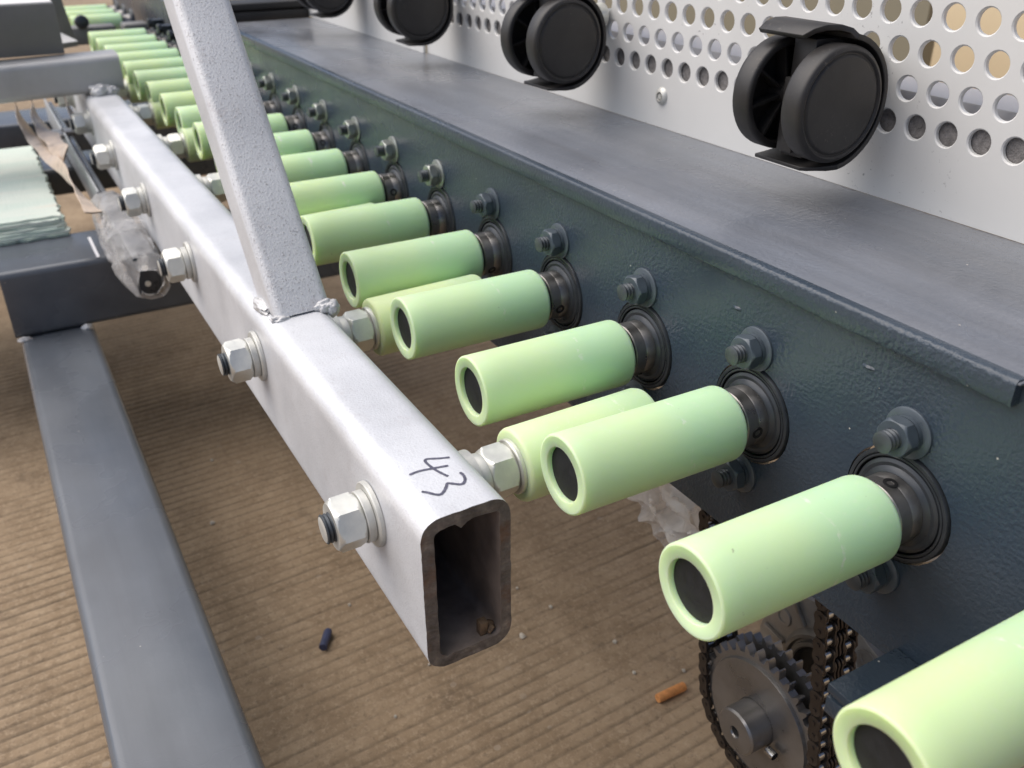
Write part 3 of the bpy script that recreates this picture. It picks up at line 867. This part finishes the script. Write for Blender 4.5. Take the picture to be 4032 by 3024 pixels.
# ------------------------------------------------------------------ twin wheel casters on the panel
CR = 0.325; CY, CZ = 0.87, 1.50
def caster_proto():
    t = thing('twin_wheel_caster', (0, 0, 0), 'x', 'caster', 'black casters along the perforated panel')
    W = 0.56; T = 0.15
    # near wheel (outer face +x at 0), far wheel mirrored
    def wheel(sgn, x0):
        prof = [(0.0, 0.0001), (0.0, 0.255), (-0.004, 0.268), (-0.012, 0.276), (-0.012, 0.283), (-0.004, 0.288), (0.0, 0.296), (-0.006, 0.312), (-0.020, 0.322), (-0.035, CR),
                (-T + 0.02, CR), (-T + 0.006, CR - 0.006), (-T, CR - 0.016), (-T, 0.285), (-T + .01, 0.278), (-0.05, 0.275), (-0.045, 0.07), (-T - 0.02, 0.06), (-T - 0.02, 0.0001)]
        mb = MB(); mb.lathe([(x0 + sgn * a, r) for a, r in prof], 'x', seg=64)
        wh = mb.build('wheel', 'plastic', t, smooth=40)
        for i in range(8):
            a = 2 * PI * i / 8 + 0.2
            mb = MB(); mb.box(min(x0 - sgn * 0.05, x0 - sgn * 0.135), max(x0 - sgn * 0.05, x0 - sgn * 0.135), -0.008, 0.008, 0.06, 0.277)
            mb.v = [(x, y * math.cos(a) - z * math.sin(a), y * math.sin(a) + z * math.cos(a)) for x, y, z in mb.v]
            mb.build('rib', 'plastic', wh)
        return wh
    wheel(1, 0.0); wheel(-1, -W)
    # hood: curved shield around the panel side, flared lips above and below
    mid = []
    for (yy, zz) in ((-0.175, 0.352), (-0.13, 0.386), (-0.07, 0.405), (0.0, 0.404), (0.05, 0.388)):
        mid.append((yy, zz))
    for i in range(0, 21):
        a = R(80 - 160 * i / 20); mid.append((0.366 * math.cos(a), 0.366 * math.sin(a)))
    for (yy, zz) in ((0.02, -0.370), (-0.03, -0.374), (-0.07, -0.378), (-0.095, -0.380)):
        mid.append((yy, zz))
    m = len(mid); vs = []
    for i, (yy, zz) in enumerate(mid):
        a = mid[max(0, i - 1)]; b = mid[min(m - 1, i + 1)]
        ty, tz = b[0] - a[0], b[1] - a[1]; l = math.hypot(ty, tz); ny, nz = -tz / l, ty / l
        if yy * ny + zz * nz < 0: ny, nz = -ny, -nz
        th = 0.016 if i < m - 3 else 0.012
        u = i / (m - 1)
        xa = -W + 0.02 + 0.10 * math.sin(PI * u) ** 2
        xb = -0.02 + (-0.17 * max(0, 1 - u / 0.17) if u < 0.17 else 0) + (-0.14 * max(0, (u - 0.86) / 0.14) if u > 0.86 else 0)
        vs += [(xa, yy - ny * th, zz - nz * th), (xb, yy - ny * th, zz - nz * th), (xb, yy + ny * th, zz + nz * th), (xa, yy + ny * th, zz + nz * th)]
    fs = []
    for i in range(m - 1):
        for q in range(4):
            fs.append((i * 4 + q, i * 4 + (q + 1) % 4, (i + 1) * 4 + (q + 1) % 4, (i + 1) * 4 + q))
    fs += [(0, 1, 2, 3), ((m - 1) * 4 + 3, (m - 1) * 4 + 2, (m - 1) * 4 + 1, (m - 1) * 4)]
    mb = MB(); mb.add(vs, fs); mb.build('hood', 'plastic', t, smooth=45, bev=0.005)
    # centre web between the wheels
    mb = MB(); mb.box(-0.37, -0.20, -0.055, 0.30, -0.335, 0.335); mb.box(-0.345, -0.225, -0.12, -0.055, -0.30, 0.12)
    mb.box(-0.39, -0.18, -0.075, 0.05, -0.05, -0.02 + 0.07)
    mb.build('centre_web', 'plastic', t, bev=0.008)
    mb = MB(); mb.lathe([(-0.5, 0.0001), (-0.5, 0.03), (-0.06, 0.03), (-0.06, 0.0001)], 'x', seg=20); mb.build('axle', 'steel_dark', t)
    # stem to the panel, at the top corner of the hood
    mb = MB(); mb.lathe([(0.10, 0.075), (0.45, 0.075), (0.45, 0.10), (0.53, 0.10), (0.53, 0.05), (0.62, 0.05)], 'y', (-0.30, 0, 0.14), 24); mb.build('stem', 'zinc', t)
    mb = MB(); mb.lathe([(0.24, 0.15), (0.36, 0.145), (0.41, 0.12), (0.41, 0.07)], 'y', (-0.30, 0, 0.14), 28); mb.build('stem_socket', 'plastic', t)
    return t
cp = caster_proto()
for i, (x, lab) in enumerate(((-2.47, 'nearest black twin-wheel caster on the panel, largest, upper right'), (-5.31, 'second black twin-wheel caster from the right, above the shelf'),
                              (-8.17, 'third black twin-wheel caster from the right, top cut off by the frame'), (-11.0, 'farthest black twin-wheel caster, only its lower edge in view at the top'))):
    o = cp if i == 0 else copy_tree(cp)
    o.location = (x * K, CY * K, CZ * K); o['label'] = lab
    o.rotation_euler = (0, 0, [0, 0.03, -0.03, 0.02][i])

# ------------------------------------------------------------------ drive: sprocket, chain, gearbox
SX, SY, SZ = -1.845, 0.30, -2.435
spr = thing('double_sprocket', (SX, SY, SZ), 'dark steel double-row chain sprocket with round hub, lower right', 'sprocket')
NT = 34; RT, RB = 0.552, 0.492
def sprocket_disc(y0, y1):
    mb = MB(); pts = []
    for i in range(NT):
        for (f, r) in ((0.0, RB), (0.22, RB), (0.38, RT - .012), (0.46, RT), (0.54, RT), (0.62, RT - .012), (0.78, RB)):
            a = 2 * PI * (i + f) / NT; pts.append((r * math.cos(a), r * math.sin(a)))
    n = len(pts)
    vs = [(x, y0, z) for x, z in pts] + [(x, y1, z) for x, z in pts]
    mb.add(vs, [(i, (i + 1) % n, n + (i + 1) % n, n + i) for i in range(n)])
    ci = [(0.1 * math.cos(2 * PI * i / n), 0.1 * math.sin(2 * PI * i / n)) for i in range(n)]
    for y, o in ((y0, 0), (y1, n)):
        base = len(mb.v)
        mb.v += [(x, y, z) for x, z in pts] + [(x, y, z) for x, z in ci]
        mb.f += [(base + i, base + (i + 1) % n, base + n + (i + 1) % n, base + n + i) for i in range(n)]; mb.m += [0] * n
    return mb
sprocket_disc(0.0, 0.06).build('toothed_disc', 'steel_dark', spr, smooth=30)
sprocket_disc(0.15, 0.21).build('toothed_disc', 'steel_dark', spr, smooth=30)
mb = MB(); mb.lathe([(0.02, 0.15), (-0.022, 0.43), (-0.022, 0.445), (0.0, 0.455), (0.01, 0.455)], 'y', seg=64)
mb.lathe([(0.0, 0.16), (-0.022, 0.17), (-0.022, 0.43)], 'y', seg=64); mb.build('face_ring', 'steel_dark', spr)
mb = MB(); mb.lathe([(0.04, 0.165), (-0.190, 0.165), (-0.205, 0.152), (-0.206, 0.148), (-0.206, 0.045), (-0.195, 0.038), (-0.10, 0.036), (-0.10, 0.0001)], 'y', seg=56); mb.build('hub', 'steel_dark', spr, smooth=30)
mb = MB(); mb.lathe([(-0.02, 0.0001), (-0.02, 0.03), (0.05, 0.03)][::-1], 'x', (0.20, -0.07, -0.06), 16); mb.build('set_screw', 'chain_roller', spr)
# chain: U-shaped loop, runs lean slightly
chain = thing('roller_chain', (SX, SY, SZ), 'dark duplex roller chain looping under the double sprocket', 'chain')
PITCH = 2 * PI * 0.525 / NT
def link(outer):
    t = MB()
    L = PITCH
    ys = (-0.035, 0.075, 0.105, 0.135, 0.245) if outer else (-0.018, 0.058, 0.152, 0.228)
    for y in ys:
        pts = []
        for a in range(-90, 91, 30): pts.append((L / 2 + 0.045 * math.cos(R(a)), 0.045 * math.sin(R(a))))
        pts.append((0, 0.036))
        for a in range(90, 271, 30): pts.append((-L / 2 + 0.045 * math.cos(R(a)), 0.045 * math.sin(R(a))))
        pts.append((0, -0.036))
        t.prism(pts, 'y', y - 0.007, y + 0.007, 0)
    for s in (-1, 1):
        if outer:
            t.lathe([(-0.05, 0.0001), (-0.05, 0.014), (0.26, 0.014), (0.26, 0.0001)], 'y', (s * L / 2, 0, 0), 10, 0)
        else:
            for ya in (0.0, 0.170):
                t.lathe([(ya - 0.01, 0.015), (ya - 0.01, 0.031), (ya + 0.05, 0.031), (ya + 0.05, 0.015)], 'y', (s * L / 2, 0, 0), 14, 1)
    return t
lo = link(True).build('chain_link', ['chain', 'chain_roller'], chain, smooth=35)
li = link(False).build('chain_link', ['chain', 'chain_roller'], chain, smooth=35)
lean = math.atan(0.14); rp = 0.525
path = []          # list of (x,z,angle) for link centres
nw = NT // 2
def arcpt(a): return (rp * math.cos(a), rp * math.sin(a))
# right tangent point at angle (lean), left at pi+lean, wrapped below
rt, lt = lean, PI + lean
d = (-math.sin(lean), math.cos(lean))
run = 26
for i in range(run, 0, -1):
    p = arcpt(lt); s = (i - 0.5) * PITCH; path.append((p[0] + d[0] * s, p[1] + d[1] * s, math.atan2(-d[1], -d[0])))
for i in range(nw):
    a = lt + PI * (i + .5) / nw; p = (rp * math.cos(PI / nw / 2) * math.cos(a), rp * math.cos(PI / nw / 2) * math.sin(a)); path.append((p[0], p[1], a + PI / 2))
for i in range(1, run + 1):
    p = arcpt(rt); s = (i - 0.5) * PITCH; path.append((p[0] + d[0] * s, p[1] + d[1] * s, math.atan2(d[1], d[0])))
fo = [False, False]
for i, (x, z, a) in enumerate(path):
    src = (lo, li)[i % 2]
    if not fo[i % 2]: o = src; fo[i % 2] = True
    else:
        o = src.copy(); sc.collection.objects.link(o)
    o.location = (x * K, 0, z * K); o.rotation_euler = (0, -a, 0)
# gearbox flange behind
gb = thing('gearbox', (SX, 0.95, SZ), 'dirty grey cast gearbox flange with threaded holes behind the sprocket', 'gearbox')
mb = MB()
pts = []
for i in range(64):
    a = 2 * PI * i / 64; r = 0.66 + 0.025 * math.cos(8 * a); pts.append((r * math.cos(a), r * math.sin(a)))
mb.prism(pts, 'y', 0.0, 0.18); mb.build('flange', 'cast', gb, bev=0.012)
mb = MB(); mb.lathe([(0.0, 0.42), (-0.03, 0.40), (-0.05, 0.385), (-0.05, 0.36), (-0.02, 0.35), (-0.02, 0.335), (-0.06, 0.33), (-0.06, 0.30), (-0.04, 0.29)], 'y', seg=64); mb.build('bearing_ring', 'cast', gb, smooth=30)
mb = MB(); mb.lathe([(-0.045, 0.29), (-0.008, 0.27), (-0.008, 0.09)], 'y', seg=48); mb.build('oil_seal', 'black', gb)
mb = MB(); mb.lathe([(0.1, 0.12), (-0.40, 0.12), (-0.40, 0.10), (-0.46, 0.10)], 'y', seg=32); mb.build('shaft', 'steel_dark', gb)
for i in range(8):
    a = 2 * PI * (i + .35) / 8
    mb = MB(); mb.lathe([(-0.004, 0.075), (-0.012, 0.07), (-0.012, 0.048), (-0.004, 0.045)], 'y', (0.54 * math.cos(a), 0, 0.54 * math.sin(a)), 20)
    mb.lathe([(-0.003, 0.046), (-0.003, 0.0001)], 'y', (0.54 * math.cos(a), 0, 0.54 * math.sin(a)), 20); mb.build('threaded_boss', 'cast', gb)
    b = a + PI / 8
    mb = MB(); mb.box(0.43, 0.63, -0.03, 0.0, -0.018, 0.018)
    mb.v = [(x * math.cos(b) - z * math.sin(b), y, x * math.sin(b) + z * math.cos(b)) for x, y, z in mb.v]; mb.build('rib', 'cast', gb, bev=0.006)
mb = MB(); mb.box(-0.55, 0.75, 0.181, 1.1, -0.6, 0.75)
mb.build('housing', 'cast', gb, bev=0.05)
for i in range(6):
    mb = MB(); mb.box(0.752, 0.84, 0.25 + 0.14 * i, 0.30 + 0.14 * i, -0.5, 0.7); mb.build('cooling_fin', 'bar', gb, bev=0.01)

# ------------------------------------------------------------------ plastic film hanging under the plate
def crumple(name, outline_fn, nu, nv, seed, amp, mat, label, cat, parent=None):
    mb = MB()
    for j in range(nv + 1):
        for i in range(nu + 1):
            u, v = i / nu, j / nv
            p = Vector(outline_fn(u, v))
            q = p * 2.6 + Vector((seed, seed * 2, 0))
            a = amp * (0.6 + 0.4 * math.sin(v * PI))
            p += Vector((noise.noise(q * 1.3), abs(noise.noise(Vector((q.x * 1.1, q.y * 3, q.z * 2.6)) + Vector((9, 0, 0)))) * 2 - 0.5, noise.noise(q * 1.6 + Vector((0, 5, 0))))) * a
            p += Vector((noise.noise(q * 5), noise.noise(q * 5 + Vector((4, 0, 0))), noise.noise(q * 4))) * a * 0.10
            mb.v.append(tuple(p))
    for j in range(nv):
        for i in range(nu):
            a = j * (nu + 1) + i
            mb.f.append((a, a + 1, a + nu + 2, a + nu + 1)); mb.m.append(0)
    o = mb.build(name, mat, parent, smooth=70)
    if label: tag(o, label, cat)
    return o
def lerp(a, b, t): return [a[k] + (b[k] - a[k]) * t for k in range(3)]
def quad(a, b, c, d): return lambda u, v: lerp(lerp(a, b, u), lerp(d, c, u), v)
crumple('plastic_film', quad((-4.1, 0.45, -1.35), (-2.80, 0.45, -1.15), (-2.86, 0.50, -1.95), (-3.25, 0.55, -2.05)), 46, 30, 3.3, 0.13, 'film_hazy', 'crumpled clear plastic film hanging below the side plate', 'plastic film')
crumple('plastic_film', quad((-3.5, 0.7, -1.0), (-2.6, 0.75, -1.0), (-2.75, 0.7, -1.8), (-3.3, 0.7, -1.9)), 36, 26, 8.1, 0.15, 'film_hazy', None, None, bpy.data.objects['plastic_film'])

# ------------------------------------------------------------------ dark base frame at lower left
BF = (-8, -3.2, -2.0)
bf = thing('base_frame', BF, 'dark blue-grey box-section base rail and cross beam, lower left', 'base frame')
def relb(mb, o=BF):
    mb.v = [(x - o[0], y - o[1], z - o[2]) for x, y, z in mb.v]; return mb
mb = MB(); mb.prism(rrect(-3.59, -2.782, -2.85, -2.005, 0.085, 6), 'x', -10.9, 1.8); relb(mb).build('rail', 'beam', bf, smooth=40)
mb = MB(); ct = rrect(-11.18, -10.0, -1.998, -1.195, 0.075, 6); mb.prism(ct, 'y', -3.63, 1.2); relb(mb).build('cross_beam', 'beam', bf, smooth=40)
mb = MB(); mb.box(-10.85, -9.99 - 0.05, -2.583, -2.548, -1.1935, -1.1905); relb(mb).build('paint_mark', 'chalk', bf)
bead(-9.97, -2.86, -2.0, 0.04, 0.06, 0.045, 11, 'weld', bf, BF); bead(-9.97, -3.54, -2.0, 0.03, 0.08, 0.03, 12, 'weld', bf, BF)
mb = MB(); mb.prism(rrect(-15.35, -14.3, -1.56, -1.15, 0.06, 5), 'y', -6, 0.6)
tag(mb.build('cross_beam', 'beam', smooth=40), 'dark low cross beam behind the pale foam stack', 'beam', 'dark cross beams behind the foam')
mb = MB(); mb.prism(rrect(-19.4, -18.0, -1.85, -1.15, 0.06, 5), 'y', -9, 0.6)
tag(mb.build('cross_beam', 'beam', smooth=40), 'farthest dark cross beam, left edge under the grey cross tube', 'beam', 'dark cross beams behind the foam')

# ------------------------------------------------------------------ wrapped adjuster block and guide rail
ad = thing('wrapped_adjuster', (-9.6, -2.27, -1.19), 'dark block wrapped in crumpled plastic, between beam and silver tube', 'wrapped block')
A0 = (-9.6, -2.27, -1.19)
mb = MB(); mb.box(-10.9, -8.3, -2.38, -2.14, -1.10, -0.68); relb(mb, A0).build('block', 'bearing', ad, bev=0.03)
for (x, z) in ((-8.296, -0.80), (-8.296, -0.97)):
    mb = MB(); mb.lathe([(0, 0.03), (0.015, 0.028), (0.015, 0.0001)], 'x', (x, -2.28, z), 14); relb(mb, A0).build('cap_screw', 'zinc', ad)
def wrap(u, v):
    # closed sleeve around the block: v along x, u around
    x = -10.9 + 2.75 * v
    a = 2 * PI * u
    e = 0.85 + 0.25 * math.sin(v * PI) - (0.35 if v > 0.95 else 0)
    return (x + 0.10 * math.cos(a) * v, -2.27 + 0.215 * e * math.copysign(abs(math.cos(a)) ** 0.7, math.cos(a)), -0.90 + 0.28 * e * math.copysign(abs(math.sin(a)) ** 0.7, math.sin(a)))
w_ = crumple('plastic_wrap', wrap, 48, 40, 5.7, 0.07, 'film', None, None)
for v in w_.data.vertices: v.co = v.co - Vector(A0) * K
w_.parent = ad
gd = thing('guide_rail', (-13.5, -2.3, -1.0), 'long grey guide rail running under the silver tube at the left', 'rail')
G0 = (-13.5, -2.3, -1.0)
mb = MB(); mb.box(-17.5, -10.9, -2.36, -2.33, -1.06, -0.66); relb(mb, G0).build('side_strip', 'guide', gd, bev=0.006)
mb = MB(); mb.box(-17.5, -10.9, -2.33, -2.14, -1.06, -1.0); mb.box(-17.5, -10.9, -2.30, -2.24, -0.999, -0.72); relb(mb, G0).build('channel', 'beam', gd, bev=0.01)
mb = MB(); mb.prism(rrect(-2.52, -2.36, -0.70, -0.64, 0.02, 3), 'x', -14.6, -14.2); mb.box(-14.8, -14.5, -2.56, -2.12, -0.72, -0.66); relb(mb, G0).build('clip', 'steel_dark', gd, bev=0.01)

# hanging beige strips
def ribbon(name, pts, w, twist, label, mat='tape'):
    mb = MB(); P = catmull(pts, 8); L = len(P)
    for i, p in enumerate(P):
        a = twist * i / L + 0.6 * noise.noise(Vector((i * 0.15, w, 0)))
        d = Vector(P[min(L - 1, i + 1)]) - Vector(P[max(0, i - 1)]); d.normalize()
        s = d.cross(Vector((0.2, -0.9, 0.3))).normalized(); s = Matrix.Rotation(a, 3, d) @ s
        up = d.cross(s).normalized()
        ww = w * (1 + 0.3 * noise.noise(Vector((i * 0.2, 3, 0))))
        p = Vector(p)
        mb.v += [tuple(p - s * ww + up * 0.006), tuple(p + up * 0.02), tuple(p + s * ww + up * 0.006), tuple(p + s * ww - up * 0.006), tuple(p), tuple(p - s * ww - up * 0.006)]
    for i in range(L - 1):
        for q in range(6):
            mb.f.append((6 * i + q, 6 * i + (q + 1) % 6, 6 * i + 6 + (q + 1) % 6, 6 * i + 6 + q)); mb.m.append(0)
    o = mb.build(name, mat, smooth=60)
    return tag(o, label, 'strip', 'beige strips below the cross tube')
ribbon('plastic_strip', [(-14.1, -2.93, 0.10), (-14.1, -2.92, -0.12), (-13.6, -2.88, -0.33), (-13.0, -2.80, -0.45), (-12.3, -2.72, -0.50), (-11.6, -2.64, -0.50), (-10.9, -2.60, -0.52), (-10.4, -2.56, -0.58), (-9.9, -2.52, -0.62)], 0.085, 5.0, 'long twisted beige plastic strip hanging from the grey cross tube')
ribbon('plastic_strip', [(-14.2, -2.70, 0.12), (-14.0, -2.70, -0.15), (-13.5, -2.68, -0.30), (-12.9, -2.63, -0.36), (-12.2, -2.58, -0.40), (-11.9, -2.55, -0.42)], 0.12, 3.0, 'short pale beige plastic strip nearest the silver tube')
ribbon('plastic_strip', [(-14.0, -2.28, 0.12), (-13.7, -2.28, -0.05), (-13.3, -2.26, -0.18), (-12.95, -2.24, -0.24)], 0.05, 2.0, 'small beige strip end tucked beside the sixth zinc nut')

# ------------------------------------------------------------------ pale green foam stack
fo_ = thing('foam_stack', (-13, -3.4, -1.19), 'stack of pale green-white foam sheets with ragged ends, left edge', 'foam stack')
F1 = (-13, -3.4, -1.19)
for i in range(7):
    z0 = -1.188 + 0.034 * i
    x1 = -11.0 - 0.022 * i - 0.03 * random.random(); y1 = -2.77 - 0.006 * i + 0.02 * math.sin(i * 2.1)
    mb = MB(); n = 40
    front = [(x1 + 0.05 * noise.noise(Vector((k * 0.9, i * 3.1, 0))), -6.5 + (y1 + 6.5) * k / n) for k in range(n + 1)]
    side = [(x1 + (-15.2 - x1) * k / n, y1 + 0.045 * noise.noise(Vector((k * 0.8, i * 2.7, 5))) + 0.03 * noise.noise(Vector((k * 2.8, i * 2.7, 7)))) for k in range(1, n + 1)]
    poly = front + side + [(-15.2, -6.5)]
    mb.prism(poly, 'z', z0, z0 + 0.031)
    relb(mb, F1).build('foam_sheet', 'foam' if i else 'foam_edge', fo_, smooth=40)

# ------------------------------------------------------------------ far upper left: grey box, post, papers, far fittings
gx = thing('grey_box', (-13.6, -3.0, 0.6), 'mid grey steel box standing on the cross tube, top left corner', 'box')
G1 = (-13.6, -3.0, 0.6)
mb = MB(); mb.box(-14.3, -13.40, -6.0, -2.17, 0.612, 1.255); relb(mb, G1).build('body', 'grey_box', gx, bev=0.015)
mb = MB(); mb.box(-14.25, -13.43, -6.0, -2.19, 1.257, 1.275); relb(mb, G1).build('top_label', 'paper', gx)
po = thing('flat_post', (-14.9, -2.0, 0.3), 'grey flat bar post leaning behind the grey box', 'post')
G2 = (-14.9, -2.0, 0.3)
mb = MB(); mb.add([(-14.75, -2.08, 0.50), (-14.75, -1.86, 0.52), (-14.75, -2.07, 2.1), (-14.75, -2.33, 2.1), (-14.85, -2.08, 0.50), (-14.85, -1.86, 0.52), (-14.85, -2.07, 2.1), (-14.85, -2.33, 2.1)],
               [(0, 1, 2, 3), (7, 6, 5, 4), (0, 4, 5, 1), (1, 5, 6, 2), (2, 6, 7, 3), (3, 7, 4, 0)]); relb(mb, G2).build('flat_bar', 'grey_box', po, bev=0.008)
mb = MB(); mb.box(-14.9, -14.7, -2.40, -2.22, 1.12, 1.30); relb(mb, G2).build('corner_piece', 'paper', po, bev=0.03)
mb = MB(); mb.add([(-14.4, -2.18, 0.615), (-14.4, -1.88, 0.64), (-14.9, -2.16, 0.78), (-14.4, -2.18, 0.607), (-14.4, -1.88, 0.632), (-14.9, -2.16, 0.772)], [(0, 1, 2), (5, 4, 3), (0, 3, 4, 1), (1, 4, 5, 2), (2, 5, 3, 0)])
tag(mb.build('paper_scrap', 'paper'), 'small white triangular scrap beside the grey box', 'paper')
# black bearing blocks on the far plate
bk = thing('bearing_block', (0, 0, 0), 'x', 'bearing block', 'black bearing blocks of the far rollers')
mb = MB(); mb.box(-0.30, 0.30, -0.12, 0.25, -0.34, 0.20); mb.build('housing', 'bearing', bk, bev=0.05)
mb = MB(); mb.hexnut(-0.20, -0.121, 0.09, 0.03, (0, 0.30)); mb.box(-0.1, 0.1, -0.12, 0.1, 0.202, 0.36); mb.build('clamp_nut', 'bearing', bk, smooth=25)
for i, k in enumerate(range(14, 20)):
    o = bk if i == 0 else copy_tree(bk)
    o.location = (-k * K, 0.06 * K, 0); o['label'] = 'black bearing block beside the %s roller from the near end' % ORD[k + 1]
mb = MB(); mb.box(-27, -13.6, 0.34, 0.42, -0.84, 0.62)
tag(mb.build('far_side_plate', 'plate'), 'far dark side plate behind the black bearing blocks, top left', 'side plate')
gp = thing('gap_crossbar', (-20.6, -0.8, -0.1), 'grey crossbar with round bolt head in the gap between roller sections', 'crossbar')
G3 = (-20.6, -0.8, -0.1)
mb = MB(); mb.box(-20.9, -20.4, -1.45, -0.55, -0.20, 0.14); relb(mb, G3).build('bar', 'grey_box', gp, bev=0.04)
mb = MB(); mb.box(-20.8, -20.3, -0.42, 0.10, -0.16, 0.16); relb(mb, G3).build('tube_end', 'grey_box', gp, bev=0.06)
mb = MB(); mb.lathe([(0.0, 0.14), (0.06, 0.13), (0.10, 0.08), (0.11, 0.0001)], 'x', (-20.4, -1.18, 0.24), 20); relb(mb, G3).build('bolt_head', 'bearing', gp)
mb = MB(); mb.box(-14.2, -13.5, -0.3, 1.38, 0.78, 0.98); mb.box(-14.15, -13.52, -0.3, 1.38, 1.0, 1.1)
tag(mb.build('black_channel', 'black', bev=0.02), 'black channel across the far end of the shelf, top centre', 'channel')

# ------------------------------------------------------------------ small litter
mb = MB(); mb.lathe([(0, 0.0001), (0, 0.037), (0.01, 0.04), (0.28, 0.041), (0.29, 0.036), (0.29, 0.0001)], 'y', (-3.13, 0.525, GZ + 0.045), 18)
tag(mb.build('cigarette_butt', 'butt'), 'orange cigarette filter lying on the concrete by the sprocket', 'cigarette butt')
mb = MB(); mb.lathe([(0, 0.0001), (0, 0.038), (0.2, 0.04), (0.22, 0.034), (0.22, 0.0001)], 'x', (0, 0, 0), 14)
a = math.atan2(0.12, -0.185); mb.v = [(-5.14 + x * math.cos(a) - y * math.sin(a), -1.777 + x * math.sin(a) + y * math.cos(a), GZ + 0.042 + z) for x, y, z in mb.v]
tag(mb.build('plastic_plug', 'blue'), 'small dark blue plastic stub on the concrete left of the tube end', 'plastic stub')
def pebble(x, y, r, mat, label, cat, group=None, z=GZ, sq=0.7):
    o = bead(x, y, z + r * sq * 0.7, r, r * 0.8, r * sq, random.random() * 50, mat, None, (0, 0, 0), 'crumb')
    return tag(o, label, cat, group)
pebble(-4.39, -0.09, 0.035, 'crumb', 'pale sliver on the concrete just right of the tube end', 'crumb', None, GZ, 0.4)
for (x, y, r) in ((-4.6, 0.35, .02), (-3.9, 0.62, .022), (-3.5, 0.55, .02), (-3.3, 0.95, .02), (-4.9, -0.4, .018), (-5.6, -1.35, .018), (-4.1, -1.5, .016), (-6.4, -0.9, .02), (-5.0, 0.2, .016), (-6.5, 0.6, .03), (-6.9, 0.2, .02), (-4.5, -1.0, .014), (-7.6, -2.2, .03), (-8.9, -1.9, .022)):
    pebble(x, y, r, 'crumb', 'tiny pale crumb on the brown concrete', 'crumb', 'tiny crumbs on the concrete')
# wood chip in the tube mouth
mb = MB()
mb.box(-0.05, 0.05, -0.018, 0.018, 0, 0.085); mb.v = [(x + 0.02 * noise.noise(Vector((x * 30, z * 20, 1))), y + 0.3 * (z) * 0.2 + 0.01 * noise.noise(Vector((y * 60, z * 30, 2))), z) for x, y, z in mb.v]
mb.v = [(x * .5 - 1.915, y - 1.755, z + TZ0 + 0.064) for x, y, z in mb.v]
wc = mb.build('wood_chip', 'chip_wood', bev=0.004); tag(wc, 'splintered brown wood chip inside the open tube end', 'wood chip')
bead(-1.915, -1.712, TZ0 + 0.09, 0.035, 0.028, 0.03, 21, 'chip_wood', wc, (0, 0, 0), 'splinter')
